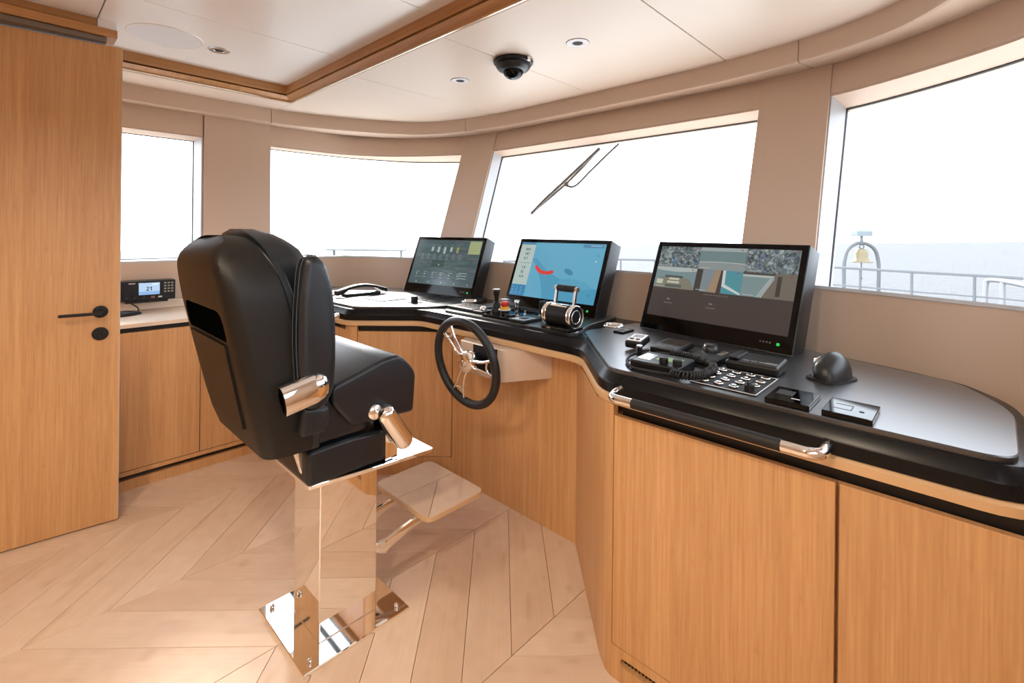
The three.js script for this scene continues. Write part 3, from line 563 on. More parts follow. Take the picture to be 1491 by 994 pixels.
  const capsule = (r, l) => new THREE.CapsuleGeometry(r, l, 8, 24);
  for (const s of [1, -1]) {
    const c1 = capsule(0.031, 0.115); c1.rotateX(0.574); c1.translate(s * 0.238, 0.68, F(0.072));
    const hd = sp('bolster_lever', c1, M.chrome, 'chrome cylinder beside the seat');
    const k1 = lathe([[0, -0.014], [0.021, -0.012], [0.025, 0], [0.021, 0.012], [0, 0.014]], 24); k1.rotateZ(Math.PI / 2); k1.translate(s * 0.215, 0.738, F(0.012));
    sp('lever_knob', k1, M.chrome, undefined, hd);
  }
  // back shell
  const tab = (t) => (y) => { if (y <= t[0][0]) return t[0][1]; for (let i = 0; i + 1 < t.length; i++) if (y <= t[i + 1][0]) return lerp(t[i][1], t[i + 1][1], (y - t[i][0]) / (t[i + 1][0] - t[i][0])); return t[t.length - 1][1]; };
  const ff = tab([[0.68, -0.19], [0.71, -0.188], [0.87, -0.213], [1.086, -0.262], [1.19, -0.292], [1.29, -0.335]]);
  const fb = tab([[0.68, -0.305], [0.75, -0.330], [0.94, -0.375], [1.09, -0.408], [1.2, -0.428], [1.29, -0.432]]), fc = (y) => fb(y) + 0.045;
  const hw = (y) => { let w = 0.248; if (y > 1.09) w -= 0.205 * (1 - Math.pow(Math.max(0, 1 - Math.pow((y - 1.09) / 0.1955, 2.4)), 1 / 2.4)); if (y < 0.78) w -= (0.78 - y) * 0.25; return w; };
  const ys = [0.688, 0.70, 0.74, 0.80, 0.88, 0.96, 1.04, 1.09, 1.12, 1.145, 1.17, 1.19, 1.21, 1.228, 1.244, 1.257, 1.268, 1.276, 1.282, 1.285];
  const bulge = (y) => (fc(y) - fb(y)) + (y > 1.20 ? -0.09 * (1 - Math.sqrt(Math.max(0.0, 1 - ((y - 1.20) / 0.0855) ** 2))) : 0);
  const shellRings = ys.map((y) => { const w = hw(y), a = ff(y), c = fc(y), b = c - bulge(y); const k = Math.min(c, a - 0.02), q = c - b, m = Math.min(1, w / 0.2); return [[-w, a], [-w, (a + k) / 2], [-w * 0.985, k + (b - k) * 0.2], [-w * 0.96, k + (b - k) * 0.5], [-w * 0.92, k + (b - k) * 0.78], [-w * 0.86, b + 0.003], [-w * 0.78, b], [w * 0.78, b], [w * 0.86, b + 0.003], [w * 0.92, k + (b - k) * 0.78], [w * 0.96, k + (b - k) * 0.5], [w * 0.985, k + (b - k) * 0.2], [w, (a + k) / 2], [w, a]].map(([x, f]) => [x, y, F(f)]); });
  const shellGeo = loft(shellRings, 0.55);
  const ev = new Evaluator(); ev.useGroups = false;
  const slotShape = (x0, x1, y0, y1, r, d0, d1) => { const sh = new THREE.Shape(roundPoly([[x0, y0], [x1, y0], [x1, y1], [x0, y1]], r, 5).map((p) => new THREE.Vector2(...p))); const g = new THREE.ExtrudeGeometry(sh, { depth: d1 - d0, bevelEnabled: false }); g.translate(0, 0, d0); return g; };
  const A = new Brush(shellGeo), B = new Brush(uvm(slotShape(-0.178, 0.178, 1.01, 1.09, [0.012, 0.012, 0.05, 0.05], 0.33, 0.5)));
  A.updateMatrixWorld(); B.updateMatrixWorld();
  const cut = ev.evaluate(A, B, SUBTRACTION).geometry;
  const shell = sp('back_shell', cut, M.chairShell, 'dark moulded back shell with a hand slot');
  // framed lower panel on the back of the shell
  const inRing = (y, w, o) => { const b = fc(y) - bulge(y); return [[-w, b + 0.004], [-w, b - o], [w, b - o], [w, b + 0.004]].map(([x, f]) => [x, y, F(f)]); };
  sp('back_panel', loft([0.76, 0.80, 0.88, 0.96, 1.0].map((y) => inRing(y, 0.165 - (1.0 - y) * 0.12, 0.006)), 0.4), M.chairShell, 'smooth lower back panel', shell);
  // rim between shell and cushion
  const rimRings = ys.map((y) => { const w = hw(y) - 0.011, a = ff(y) + 0.003; return [[-w, a + 0.024], [-w - 0.008, a + 0.018], [-w - 0.008, a + 0.004], [-w, a - 0.006], [w, a - 0.006], [w + 0.008, a + 0.004], [w + 0.008, a + 0.018], [w, a + 0.024]].map(([x, f]) => [x, y - 0.002, F(f)]); });
  sp('shell_rim', loft(rimRings, 0.5), M.chairLeather, undefined, shell);
  const cush = (y0, y1, n, wide, deep, round) => { const r = []; for (let i = 0; i <= n; i++) { const t = i / n, y = lerp(y0, y1, t), ease = Math.min(1, Math.sqrt(Math.min(t, 1 - t) * round) + 0.02), w = (y > 1.15 ? 0.02 + (wide - 0.02) * Math.pow(Math.max(0, 1 - Math.pow((y - 1.15) / 0.1545, 2.5)), 1 / 2.5) : wide) * (0.9 + 0.1 * ease), a = ff(y) + 0.012, d = deep * (0.35 + 0.65 * ease); r.push([[-w, a], [-w, a + d * 0.62], [-w * 0.9, a + d * 0.92], [-w * 0.76, a + d], [-w * 0.5, a + d * 0.72], [0, a + d * 0.62], [w * 0.5, a + d * 0.72], [w * 0.76, a + d], [w * 0.9, a + d * 0.92], [w, a + d * 0.62], [w, a]].map(([x, f]) => [x, y, F(f)])); } return loft(r, 0.9); };
  sp('back_cushion', cush(0.74, 1.015, 12, 0.2, 0.085, 8), M.chairLeather, 'black leather lower back cushion');
  sp('headrest', cush(1.02, 1.304, 20, 0.215, 0.105, 5), M.chairLeather, 'black leather winged headrest cushion');
  // armrests folded up against the back
  for (const s of [1, -1]) {
    const pad = side(soft([[-0.235, 0.822], [-0.188, 0.815], [-0.155, 0.86], [-0.148, 0.98], [-0.16, 1.15], [-0.182, 1.215], [-0.21, 1.236], [-0.238, 1.226], [-0.252, 1.12], [-0.252, 0.95]], 0.02), 0.062, 0.02, s * 0.262);
    const arm = sp('armrest', pad, M.chairLeather, 'padded armrest folded upright');
    const seam = (pts, x) => { const c = new THREE.CatmullRomCurve3(pts.map(([f, y]) => V3(x, y, F(f))), true, 'centripetal'); return new THREE.TubeGeometry(c, 80, 0.0013, 5, true); };
    for (const o of [-0.0115, 0.0115]) sp('seam', seam([[-0.226, 0.83], [-0.19, 0.824], [-0.163, 0.865], [-0.1565, 0.98], [-0.168, 1.145], [-0.188, 1.205], [-0.211, 1.2265], [-0.231, 1.218], [-0.2435, 1.12], [-0.2435, 0.95]].map(([f, y]) => [(f + 0.2) * 1.2 - 0.2, (y - 1.025) * 1.043 + 1.025]), s * 0.262 + o), M.thread, 'grey stitched seam', arm);
    const cp = lathe([[0.036, -0.052], [0.041, -0.052], [0.042, 0.03], [0.038, 0.05], [0.028, 0.064], [0.014, 0.071], [0, 0.073]], 32); cp.scale(0.62, 1, 1); cp.rotateX(-1.38); cp.translate(s * 0.29, 0.872, F(-0.244));
    sp('armrest_hinge', cp, M.chrome, 'curved chrome hinge cover', arm);
    sp('elbow_pad', side(soft([[-0.24, 0.745], [-0.165, 0.742], [-0.153, 0.775], [-0.16, 0.815], [-0.235, 0.825]], 0.015), 0.05, 0.014, s * 0.25), M.chairLeather, undefined, arm);
  }
  for (const s of [1, -1]) sp('back_strut', side([[-0.178, 0.562], [-0.158, 0.562], [-0.20, 0.73], [-0.23, 0.73]], 0.018, 0.002, s * 0.15), M.chrome, 'chrome strut from seat plate to shell');
}

// ------------------------------------------------------------------ steering wheel and its mount
{
  const w = thing('steering_wheel', 'black leather steering wheel with forked chrome spokes', 'steering wheel', { pos: [-1.59, 0.733, -1.385] });
  const tilt = (g) => { g.rotateX(rad(9)); return g; };
  const rim = new THREE.TorusGeometry(0.188, 0.0185, 18, 72); part('rim', tilt(rim), M.chairLeather, w, 'thick black leather rim');
  const hub = lathe([[0, 0.012], [0.040, 0.012], [0.047, 0.004], [0.047, -0.026], [0.04, -0.034], [0, -0.034]], 36); hub.rotateX(Math.PI / 2);
  const h = part('hub', tilt(hub), M.chrome, w, 'chrome hub');
  const cap = lathe([[0, 0.018], [0.012, 0.017], [0.016, 0.012], [0, 0.012]], 24); cap.rotateX(Math.PI / 2); part('hub_cap', tilt(cap), M.steel, h);
  for (const a of [126, 2, 246]) {
    const gs = [];
    for (const s of [-1, 1]) {
      const b = rad(a + s * 12.5), c = rad(a + s * 26), P = (r, t, z) => [Math.cos(t) * r, Math.sin(t) * r, z];
      gs.push(tube([P(0.03, c, -0.006), P(0.06, rad(a + s * 15), 0.002), P(0.12, rad(a + s * 10.5), 0.004), P(0.19, b, 0)], 0.0065, 24, 10));
    }
    gs.push(tube([[Math.cos(rad(a - 11)) * 0.15, Math.sin(rad(a - 11)) * 0.15, 0.003], [Math.cos(rad(a)) * 0.135, Math.sin(rad(a)) * 0.135, 0.003], [Math.cos(rad(a + 11)) * 0.15, Math.sin(rad(a + 11)) * 0.15, 0.003]], 0.004, 14, 8));
    part('spoke', tilt(merge(...gs)), M.chrome, w, 'forked chrome spoke');
  }
  const shaft = cyl(0.024, 0.03, 0.064, 0, 0, 0, 24); shaft.rotateX(Math.PI / 2); shaft.translate(0, 0, -0.062); part('shaft', tilt(shaft), M.blackPlastic, w, 'black steering shaft');
  const m = thing('wheel_mount', 'beige padded box under the console edge carrying the steering wheel', 'wheel mount');
  part('box', slab(roundPoly([[-1.718, -1.462], [-1.432, -1.462], [-1.327, -1.6545], [-1.823, -1.6545]], [0.012, 0.012, 0, 0]), [[0.662, 0.004], [0.666, 0], [0.798, 0]]), M.leather, m);
  part('mounting_plate', rbox(0.15, 0.11, 0.008, 0.003, -1.545, 0.745, -1.4575), M.blackPlastic, m, 'black mounting plate');
}

// ------------------------------------------------------------------ things on the console (panel surface at y = 0.897)
const Y0 = 0.8972;
function at(name, label, category, x, z, turn = 0, group) { return thing(name, label, category, { pos: [x, Y0, z], turn, group }); }
const ringGeo = (r, h) => lathe([[r - 0.009, -0.002], [r - 0.008, h], [r - 0.003, h + 0.001], [r, h * 0.5], [r, 0], [r - 0.009, 0]], 40);
for (const [x, z, y, l] of [[-2.125, -1.878, 0.897, 'chrome cup holder ring beside the tank gauge monitor'], [-1.131, -1.842, 0.8972, 'chrome cup holder ring beside the camera picture monitor']]) {
  const c = thing('cup_holder', l, 'cup holder', { pos: [x, y, z], group: 'cup holders' });
  part('ring', ringGeo(0.047, 0.006), M.chrome, c); part('well', cyl(0.039, 0.039, 0.0012, 0, 0.0006, 0, 32), M.steel, c, 'steel cup floor');
}
{ // telephone handset on its cradle
  const t = at('telephone', 'black telephone handset lying in its cradle on the port side panel', 'telephone', -2.80, -1.56);
  const cr = part('cradle', rbox(0.075, 0.018, 0.24, 0.006, 0, 0.009, 0), M.blackPlastic, t);
  const g = []; for (let i = 0; i <= 14; i++) { const u = i / 14, z = lerp(0.17, -0.17, u), y = 0.03 + 0.032 * Math.sin(Math.PI * u), end = Math.abs(u - 0.5) > 0.34, h = end ? 0.014 : 0.009, w = end ? 0.027 : 0.019; g.push([[-w, y - h], [-w, y + h * 0.6], [-w * 0.6, y + h], [w * 0.6, y + h], [w, y + h * 0.6], [w, y - h]].map(([x, yy]) => [x, yy - (end ? 0.006 : 0), z])); }
  part('handset', loft(g, 0.7), M.blackPlastic, t, 'curved black handset');
  part('cord', tube([[0, 0.02, 0.17], [0.03, 0.008, 0.22], [-0.03, 0.005, 0.25], [-0.09, 0.005, 0.2], [-0.06, 0.006, 0.1]], 0.0035, 40, 6), M.rubber, t);
}
{
  const padTop = std({ color: srgb(46, 48, 52), roughness: 0.22 });
  for (const [x, z, l] of [[-2.545, -1.58, 'flush touch panel next to the telephone'], [-2.325, -1.79, 'flush touch panel in front of the tank gauge monitor']]) {
    const p = at('touch_panel', l, 'touch panel', x, z, 0, 'flush touch panels');
    part('frame', rbox(0.21, 0.004, 0.19, 0.0015, 0, 0.002, 0), M.rubber, p); part('surface', rbox(0.198, 0.002, 0.178, 0.0008, 0, 0.0042, 0), padTop, p);
  }
  const b = at('joystick_block', 'small black rocker control between the two flush touch panels', 'control', -2.30, -1.612);
  part('foot', rbox(0.075, 0.004, 0.06, 0.001, 0, 0.002, 0), M.rubber, b); part('rocker', rbox(0.034, 0.034, 0.03, 0.005, 0, 0.02, 0), M.blackPlastic, b);
}
{
  const k = at('alarm_keypad', 'black keypad with small red marks behind the steering wheel', 'keypad', -1.915, -1.695);
  part('body', rbox(0.205, 0.016, 0.15, 0.006, 0, 0.008, 0), M.blackPlastic, k);
  const kp = part('keys', merge(...[0, 1, 2, 3].flatMap((i) => [0, 1, 2].map((j) => rbox(0.022, 0.003, 0.018, 0.001, -0.05 + i * 0.034, 0.0165, -0.035 + j * 0.032, 1)))), M.rubber, k);
  part('red_mark', rbox(0.016, 0.002, 0.006, 0.0006, 0.03, 0.0168, 0.05, 1), M.red, k, 'red mark'); part('red_mark', rbox(0.02, 0.002, 0.006, 0.0006, -0.03, 0.0168, 0.05, 1), M.red, k, 'red mark');
  const tb = at('trackball', 'small chrome trackball unit between the keypad and the joystick', 'trackball', -1.775, -1.66);
  part('body', rbox(0.07, 0.014, 0.085, 0.005, 0, 0.007, 0), M.blackPlastic, tb); const s = new THREE.SphereGeometry(0.018, 20, 14); part('ball', mv(s, 0, 0.016, 0), M.steel, tb, 'chrome ball');
  const sw = at('switch_plate', 'black switch plate under the red and yellow stop button', 'switch plate', -1.622, -1.70);
  part('plate', rbox(0.18, 0.012, 0.22, 0.004, 0, 0.006, 0), M.gloss, sw);
  part('rocker', rbox(0.018, 0.01, 0.03, 0.002, 0.04, 0.015, 0.06), M.blackPlastic, sw);
  part('rocker', rbox(0.018, 0.01, 0.03, 0.002, 0.065, 0.015, 0.06), M.blackPlastic, sw);
  const lg = cyl(0.006, 0.005, 0.014, 0.05, 0.018, -0.05, 12); part('toggle', lg, M.chrome, sw);
  const j = thing('joystick', 'black ribbed joystick with a pale cap', 'joystick', { pos: [-1.712, Y0 + 0.012, -1.69] });
  part('boot', lathe([[0.03, 0], [0.028, 0.008], [0.022, 0.014], [0.024, 0.022], [0.018, 0.028], [0.02, 0.036], [0.014, 0.042], [0.012, 0.05], [0, 0.05]], 24), M.rubber, j, 'ribbed rubber boot');
  part('stick', lathe([[0.010, 0.045], [0.011, 0.07], [0.017, 0.095], [0.019, 0.108], [0, 0.108]], 24), M.blackPlastic, j); part('cap', cyl(0.0175, 0.0165, 0.004, 0, 0.11, 0, 24), M.whitePlastic, j, 'pale cap');
  const e = thing('emergency_stop', 'red and yellow emergency stop button under a clear guard', 'stop button', { pos: [-1.632, Y0 + 0.012, -1.668] });
  part('collar', cyl(0.021, 0.021, 0.02, 0, 0.01, 0, 26), M.blackPlastic, e); part('yellow_ring', cyl(0.019, 0.019, 0.014, 0, 0.027, 0, 26), M.yellow, e, 'yellow ring');
  part('red_button', lathe([[0.014, 0.034], [0.016, 0.04], [0.021, 0.046], [0.021, 0.056], [0.016, 0.06], [0, 0.061]], 26), M.red, e, 'red mushroom button');
  part('guard', lathe([[0.026, 0.02], [0.0265, 0.068], [0.024, 0.072], [0, 0.073]], 28), M.clear, e, 'clear plastic guard');
  part('guard_rim', mv(new THREE.TorusGeometry(0.027, 0.003, 8, 28).rotateX(Math.PI / 2), 0, 0.02, 0), M.whitePlastic, e);
  const kn = thing('selector_knob', 'small black selector knob with grey cap in front of the chart monitor', 'knob', { pos: [-1.70, Y0, -1.83] });
  part('base', cyl(0.02, 0.017, 0.02, 0, 0.01, 0, 22), M.blackPlastic, kn); part('grip', lathe([[0.009, 0.02], [0.009, 0.034], [0.014, 0.038], [0.014, 0.056], [0, 0.057]], 20), M.steel, kn, 'grey cap');
  const wp = at('display_switch', 'small black box with a pale square on top beside the tiller knob', 'switch', -1.475, -1.662);
  part('box', rbox(0.088, 0.014, 0.165, 0.004, 0, 0.007, 0), M.blackPlastic, wp); part('label_plate', rbox(0.07, 0.0015, 0.085, 0.0005, 0, 0.0147, 0.03, 1), M.steel, wp, 'pale square'); part('key', rbox(0.034, 0.003, 0.034, 0.001, 0.004, 0.0165, 0.03, 1), M.rubber, wp);
  const tk = thing('tiller_knob', 'tall black tiller knob left of the throttle', 'knob', { pos: [-1.485, Y0, -1.785] });
  part('base', cyl(0.03, 0.027, 0.012, 0, 0.006, 0, 24), M.steel, tk); part('knob', mv(rbox(0.026, 0.07, 0.05, 0.012, 0, 0.045, 0, 3), 0, 0, 0), M.blackPlastic, tk);
}
{ // throttle
  const t = at('throttle', 'throttle control with chrome ends and a forked lever with black grip', 'throttle', -1.25, -1.625, -0.06);
  part('foot', rbox(0.15, 0.014, 0.1, 0.005, 0, 0.007, 0), M.blackPlastic, t);
  part('badge', rbox(0.02, 0.006, 0.002, 0.0006, -0.03, 0.008, 0.051, 1), M.steel, t);
  const b = cyl(0.046, 0.046, 0.112, 0, 0, 0, 40); b.rotateZ(Math.PI / 2); const barrel = part('barrel', mv(b, 0, 0.058, 0), M.blackPlastic, t, 'black drum');
  for (const s of [-1, 1]) {
    const r = lathe([[0.043, 0.0], [0.0435, 0.008], [0.046, 0.009], [0.049, 0.005], [0.0495, -0.008], [0.046, -0.013]], 40); r.rotateZ(-s * Math.PI / 2); part('end_ring', mv(r, s * 0.07, 0.058, 0), M.chrome, t, 'chrome end ring');
    const c = cyl(0.0432, 0.0432, 0.018, 0, 0, 0, 36); c.rotateZ(Math.PI / 2); part('end_disc', mv(c, s * 0.0655, 0.058, 0), M.blackPlastic, t);
    const r2 = new THREE.TorusGeometry(0.027, 0.0026, 8, 36); r2.rotateY(Math.PI / 2); part('inner_ring', mv(r2, s * 0.075, 0.058, 0), M.chrome, t);
    part('lever_leg', (() => { const g = rbox(0.01, 0.085, 0.017, 0.003); g.rotateX(-0.18); return mv(g, s * 0.052, 0.128, -0.02); })(), M.steel, t, 'flat metal lever leg');
  }
  const sad = cyl(0.0475, 0.0475, 0.086, 0, 0, 0, 40); const sg = new THREE.CylinderGeometry(0.0472, 0.0472, 0.088, 24, 1, true, -0.5, 1.0); sg.rotateX(Math.PI / 2); sg.rotateZ(0); sg.rotateY(Math.PI / 2); sg.rotateX(Math.PI / 2);
  part('saddle', (() => { const pts = []; for (let i = 0; i <= 10; i++) { const a = lerp(-0.6, 0.6, i / 10); pts.push([Math.sin(a) * 0.047, Math.cos(a) * 0.047]); } for (let i = 10; i >= 0; i--) { const a = lerp(-0.6, 0.6, i / 10); pts.push([Math.sin(a) * 0.0485, Math.cos(a) * 0.0485]); } const g = prism(pts, 0.09, 0); g.rotateY(Math.PI / 2); return mv(g, 0, 0.058, 0); })(), M.chrome, t, 'polished saddle');
  const bar = cyl(0.0105, 0.0105, 0.126, 0, 0, 0, 20); bar.rotateZ(Math.PI / 2); part('lever_bar', mv(bar, 0, 0.168, -0.028), M.steel, t);
  for (const s of [-1, 1]) { const g = cyl(0.0145, 0.0145, 0.046, 0, 0, 0, 22); g.rotateZ(Math.PI / 2); part('grip', mv(g, s * 0.0238, 0.168, -0.028), M.rubber, t, 'black rubber grip'); }
}
{ // starboard panel equipment
  const sq = at('socket_cover', 'small square black socket cover beside the handheld microphone', 'socket cover', -1.035, -1.762);
  part('cover', rbox(0.045, 0.008, 0.09, 0.002, 0, 0.004, 0), M.blackPlastic, sq); part('chip', rbox(0.018, 0.002, 0.02, 0.0006, 0, 0.0085, -0.012, 1), M.steel, sq);
  const mk = thing('microphone', 'handheld radio microphone with pale edged face resting on the console', 'microphone', { pos: [-0.852, Y0, -1.545], turn: 0.12 });
  const mb = rbox(0.06, 0.026, 0.092, 0.008, 0, 0, 0, 3); mb.rotateX(0.12);
  part('body', mv(mb, 0, 0.024, 0), M.blackPlastic, mk);
  const mf = rbox(0.05, 0.002, 0.076, 0.0008); mf.rotateX(0.12); part('face', mv(mf, 0, 0.0375, 0), M.whitePlastic, mk, 'pale face plate');
  const sp2 = rbox(0.036, 0.002, 0.034, 0.0008); sp2.rotateX(0.12); part('speaker_grille', mv(sp2, 0, 0.0395, -0.014), std({ color: srgb(120, 116, 128), roughness: 0.5 }), mk);
  for (const x of [-0.012, 0.01]) { const q = rbox(0.014, 0.002, 0.012, 0.0008); q.rotateX(0.12); part('button', mv(q, x, 0.037, 0.022), M.rubber, mk); }
  part('stub', cyl(0.007, 0.006, 0.02, 0.016, 0.028, -0.05, 14), M.blackPlastic, mk);
  const hk = thing('microphone_hook', 'small chrome topped post for hanging the microphone', 'hook', { pos: [-0.782, Y0, -1.432] });
  part('post', cyl(0.009, 0.0085, 0.036, 0, 0.018, 0, 18), M.blackPlastic, hk); part('cap', cyl(0.0095, 0.0095, 0.004, 0, 0.038, 0, 18), M.steel, hk);
  const ua = at('autopilot_unit', 'low black control unit with a dark display behind the coiled cord', 'control unit', -0.745, -1.592, 0.02);
  part('body', (() => { const g = rbox(0.10, 0.022, 0.14, 0.006, 0, 0, 0, 3); g.rotateX(0.06); return mv(g, 0, 0.014, 0); })(), M.blackPlastic, ua);
  part('display', (() => { const g = rbox(0.078, 0.0015, 0.07, 0.0006); g.rotateX(0.06); return mv(g, 0, 0.0265, -0.025); })(), std({ color: srgb(46, 42, 38), roughness: 0.12 }), ua, 'dark display');
  part('keys', merge(...[-0.03, -0.01, 0.01, 0.03].flatMap((x) => [0.032, 0.05].map((z) => mv(rbox(0.014, 0.002, 0.01, 0.0008), x, 0.0225, z)))), std({ color: srgb(90, 90, 94), roughness: 0.5 }), ua);
  const vh = at('radio_unit', 'black radio unit with green display and two knobs inside the coiled cord', 'radio', -0.672, -1.372, 0.06);
  part('body', rbox(0.15, 0.026, 0.135, 0.006, 0, 0.013, 0, 3), M.blackPlastic, vh);
  part('display', rbox(0.072, 0.0015, 0.05, 0.0006, 0.02, 0.0265, -0.006), std({ color: srgb(120, 150, 92), roughness: 0.3, emissive: srgb(120, 170, 80), emissiveIntensity: 0.12 }), vh, 'pale green display');
  part('key_block', rbox(0.04, 0.0015, 0.075, 0.0006, -0.045, 0.0265, 0.0), M.steel, vh, 'light key block');
  for (const [x, z] of [[0.022, 0.045], [0.062, 0.045]]) part('knob', lathe([[0.013, 0.026], [0.013, 0.042], [0.011, 0.045], [0, 0.045]], 24).translate(x, 0, z), M.blackPlastic, vh, 'round black knob');
  const ku = at('dimmer_unit', 'black unit with one large round knob below the camera picture monitor', 'control unit', -0.605, -1.575, 0.0);
  part('body', rbox(0.095, 0.02, 0.16, 0.005, 0, 0.01, 0, 3), M.blackPlastic, ku);
  part('knob', lathe([[0.026, 0.02], [0.026, 0.03], [0.022, 0.034], [0.02, 0.042], [0, 0.044]], 30).translate(-0.015, 0, -0.035), M.housing, ku, 'large round knob');
  part('keys', merge(...[0, 1, 2].map((i) => rbox(0.018, 0.002, 0.007, 0.0006, 0.028, 0.0205, -0.045 + i * 0.02, 1))), M.steel, ku);
  const lb = at('label_strip', 'small pale label strip at the foot of the camera picture monitor', 'label', -0.76, -1.735);
  part('strip', rbox(0.13, 0.003, 0.022, 0.001, 0, 0.0015, 0, 1), M.blackPlastic, lb); part('print', rbox(0.085, 0.0008, 0.010, 0.0003, -0.012, 0.0032, 0, 1), std({ color: srgb(120, 120, 122), roughness: 0.5 }), lb);
  const ab = at('handset_base', 'long low black unit with rounded side beyond the button panel', 'control unit', -0.463, -1.556);
  part('body', (() => { const g = rbox(0.146, 0.03, 0.112, 0.01, 0, 0, 0, 3); g.rotateX(0.08); return mv(g, 0, 0.018, 0); })(), M.blackPlastic, ab);
  part('side_grip', rbox(0.03, 0.012, 0.095, 0.005, -0.052, 0.035, -0.002), M.housing, ab);
  part('keys', merge(...[0, 1, 2].map((i) => rbox(0.017, 0.002, 0.009, 0.0006, -0.02 + i * 0.022, 0.0308, 0.03, 1)), rbox(0.03, 0.002, 0.02, 0.0008, 0.048, 0.0308, 0.028, 1)), std({ color: srgb(110, 110, 114), roughness: 0.4 }), ab);
  // button panel
  const bp = at('button_panel', 'panel of sixteen metal push buttons inside a pale frame line', 'button panel', -0.469, -1.391);
  part('plate', rbox(0.17, 0.003, 0.196, 0.001, 0, 0.0015, 0, 1), M.blackPlastic, bp);
  const fl = 0.0022; part('frame_line', merge(rbox(0.166, 0.0012, fl, 0.0004, 0, 0.0034, 0.096, 1), rbox(0.166, 0.0012, fl, 0.0004, 0, 0.0034, -0.096, 1), rbox(fl, 0.0012, 0.192, 0.0004, -0.082, 0.0034, 0, 1), rbox(fl, 0.0012, 0.192, 0.0004, 0.082, 0.0034, 0, 1)), M.whitePlastic, bp, 'pale frame line');
  const btn = lathe([[0, 0.003], [0.0125, 0.003], [0.0125, 0.007], [0.010, 0.0085], [0.0085, 0.0075], [0, 0.0075]], 24);
  for (let i = 0; i < 4; i++) for (let j = 0; j < 4; j++) {
    const x = -0.058 + i * 0.0387, z = -0.072 + j * 0.046;
    if (i === 3 && j === 3) { part('key_switch', merge(cyl(0.013, 0.012, 0.014, x, 0.01, z, 20), rbox(0.006, 0.012, 0.024, 0.002, x, 0.021, z)), M.blackPlastic, bp, 'black key switch'); continue; }
    part('button', btn.clone().translate(x, 0, z), M.chrome, bp);
    part('button_label', rbox(0.016, 0.0008, 0.006, 0.0003, x + 0.004, 0.0033, z - 0.020, 1), std({ color: srgb(96, 96, 98), roughness: 0.5 }), bp);
  }
  const g1 = at('glass_switch', 'glossy black glass switch plate beside the button panel', 'switch', -0.313, -1.332);
  part('plate', rbox(0.095, 0.012, 0.12, 0.002, 0, 0.006, 0), M.gloss, g1); part('square', rbox(0.036, 0.001, 0.04, 0.0004, -0.018, 0.0123, -0.012, 1), std({ color: srgb(70, 72, 76), roughness: 0.15 }), g1); part('mark', rbox(0.018, 0.0006, 0.005, 0.0002, 0.012, 0.0121, 0.026, 1), M.whitePlastic, g1, 'small white mark');
  const g2 = at('glass_switch', 'glossy black glass switch plate with a round mark nearest the empty end of the console', 'switch', -0.195, -1.332);
  part('plate', rbox(0.094, 0.012, 0.12, 0.002, 0, 0.006, 0), M.gloss, g2); part('square', merge(rbox(0.034, 0.0006, 0.002, 0.0002, -0.014, 0.0122, -0.014, 1), rbox(0.034, 0.0006, 0.002, 0.0002, -0.014, 0.0122, 0.022, 1), rbox(0.002, 0.0006, 0.036, 0.0002, 0.003, 0.0122, 0.004, 1)), M.blackPlastic, g2); part('mark', cyl(0.005, 0.005, 0.0008, 0.022, 0.0123, 0.016, 18), M.rubber, g2);
  // domed hand controller
  const hc = at('hand_controller', 'dark grey domed hand controller with a small side lobe', 'controller', -0.28, -1.61, -0.35);
  const hr = []; for (let i = 0; i <= 12; i++) { const u = i / 12, z = lerp(-0.062, 0.062, u), r = Math.sqrt(Math.max(0, 1 - (2 * u - 1) ** 2)), hgt = 0.012 + 0.06 * Math.pow(r, 0.8) * (1.15 - 0.55 * u), wd = 0.008 + 0.032 * r; const ring = []; for (let k = 0; k <= 10; k++) { const a = Math.PI * k / 10; ring.push([-Math.cos(a) * wd - 0.006 * Math.sin(a), 0.006 + hgt * Math.sin(a) ** 0.8, z]); } hr.push(ring); }
  part('dome', loft(hr, 1.2), M.housing, hc, 'rounded dome');
  part('lobe', mv(new THREE.SphereGeometry(0.016, 18, 12).scale(1, 0.8, 1.3), -0.042, 0.04, -0.012), M.steel, hc, 'small side lobe');
  part('foot', slab(roundPoly(rect(-0.046, 0.042, -0.064, 0.066), 0.03), [[0, 0], [0.006, 0.001]]), M.rubber, hc);
  // coiled microphone cord
  const cd = thing('coiled_cord', 'black coiled microphone cord looped round the radio unit', 'cord');
  const path = new THREE.CatmullRomCurve3([[-0.600, -1.283], [-0.565, -1.281], [-0.541, -1.31], [-0.532, -1.37], [-0.543, -1.43], [-0.575, -1.468], [-0.62, -1.49], [-0.664, -1.497], [-0.705, -1.498]].map(([x, z]) => V3(x, Y0 + 0.018, z)));
  const turns = 46, hp = []; for (let i = 0; i <= turns * 9; i++) { const u = i / (turns * 9), c = path.getPointAt(u), tg = path.getTangentAt(u), n = V3(-tg.z, 0, tg.x), a = u * turns * Math.PI * 2; hp.push(c.addScaledVector(n, Math.cos(a) * 0.0095).add(V3(0, Math.sin(a) * 0.0095, 0))); }
  const hc3 = new THREE.CatmullRomCurve3(hp); part('coil', new THREE.TubeGeometry(hc3, turns * 9, 0.0032, 5), M.rubber, cd, 'tight black coil');
  part('lead', tube([[-0.600, Y0 + 0.012, -1.283], [-0.66, Y0 + 0.008, -1.284], [-0.725, Y0 + 0.006, -1.292], [-0.772, Y0 + 0.006, -1.335], [-0.798, Y0 + 0.008, -1.40], [-0.80, Y0 + 0.012, -1.46], [-0.83, Y0 + 0.016, -1.498]], 0.0045, 50, 8), M.rubber, cd);
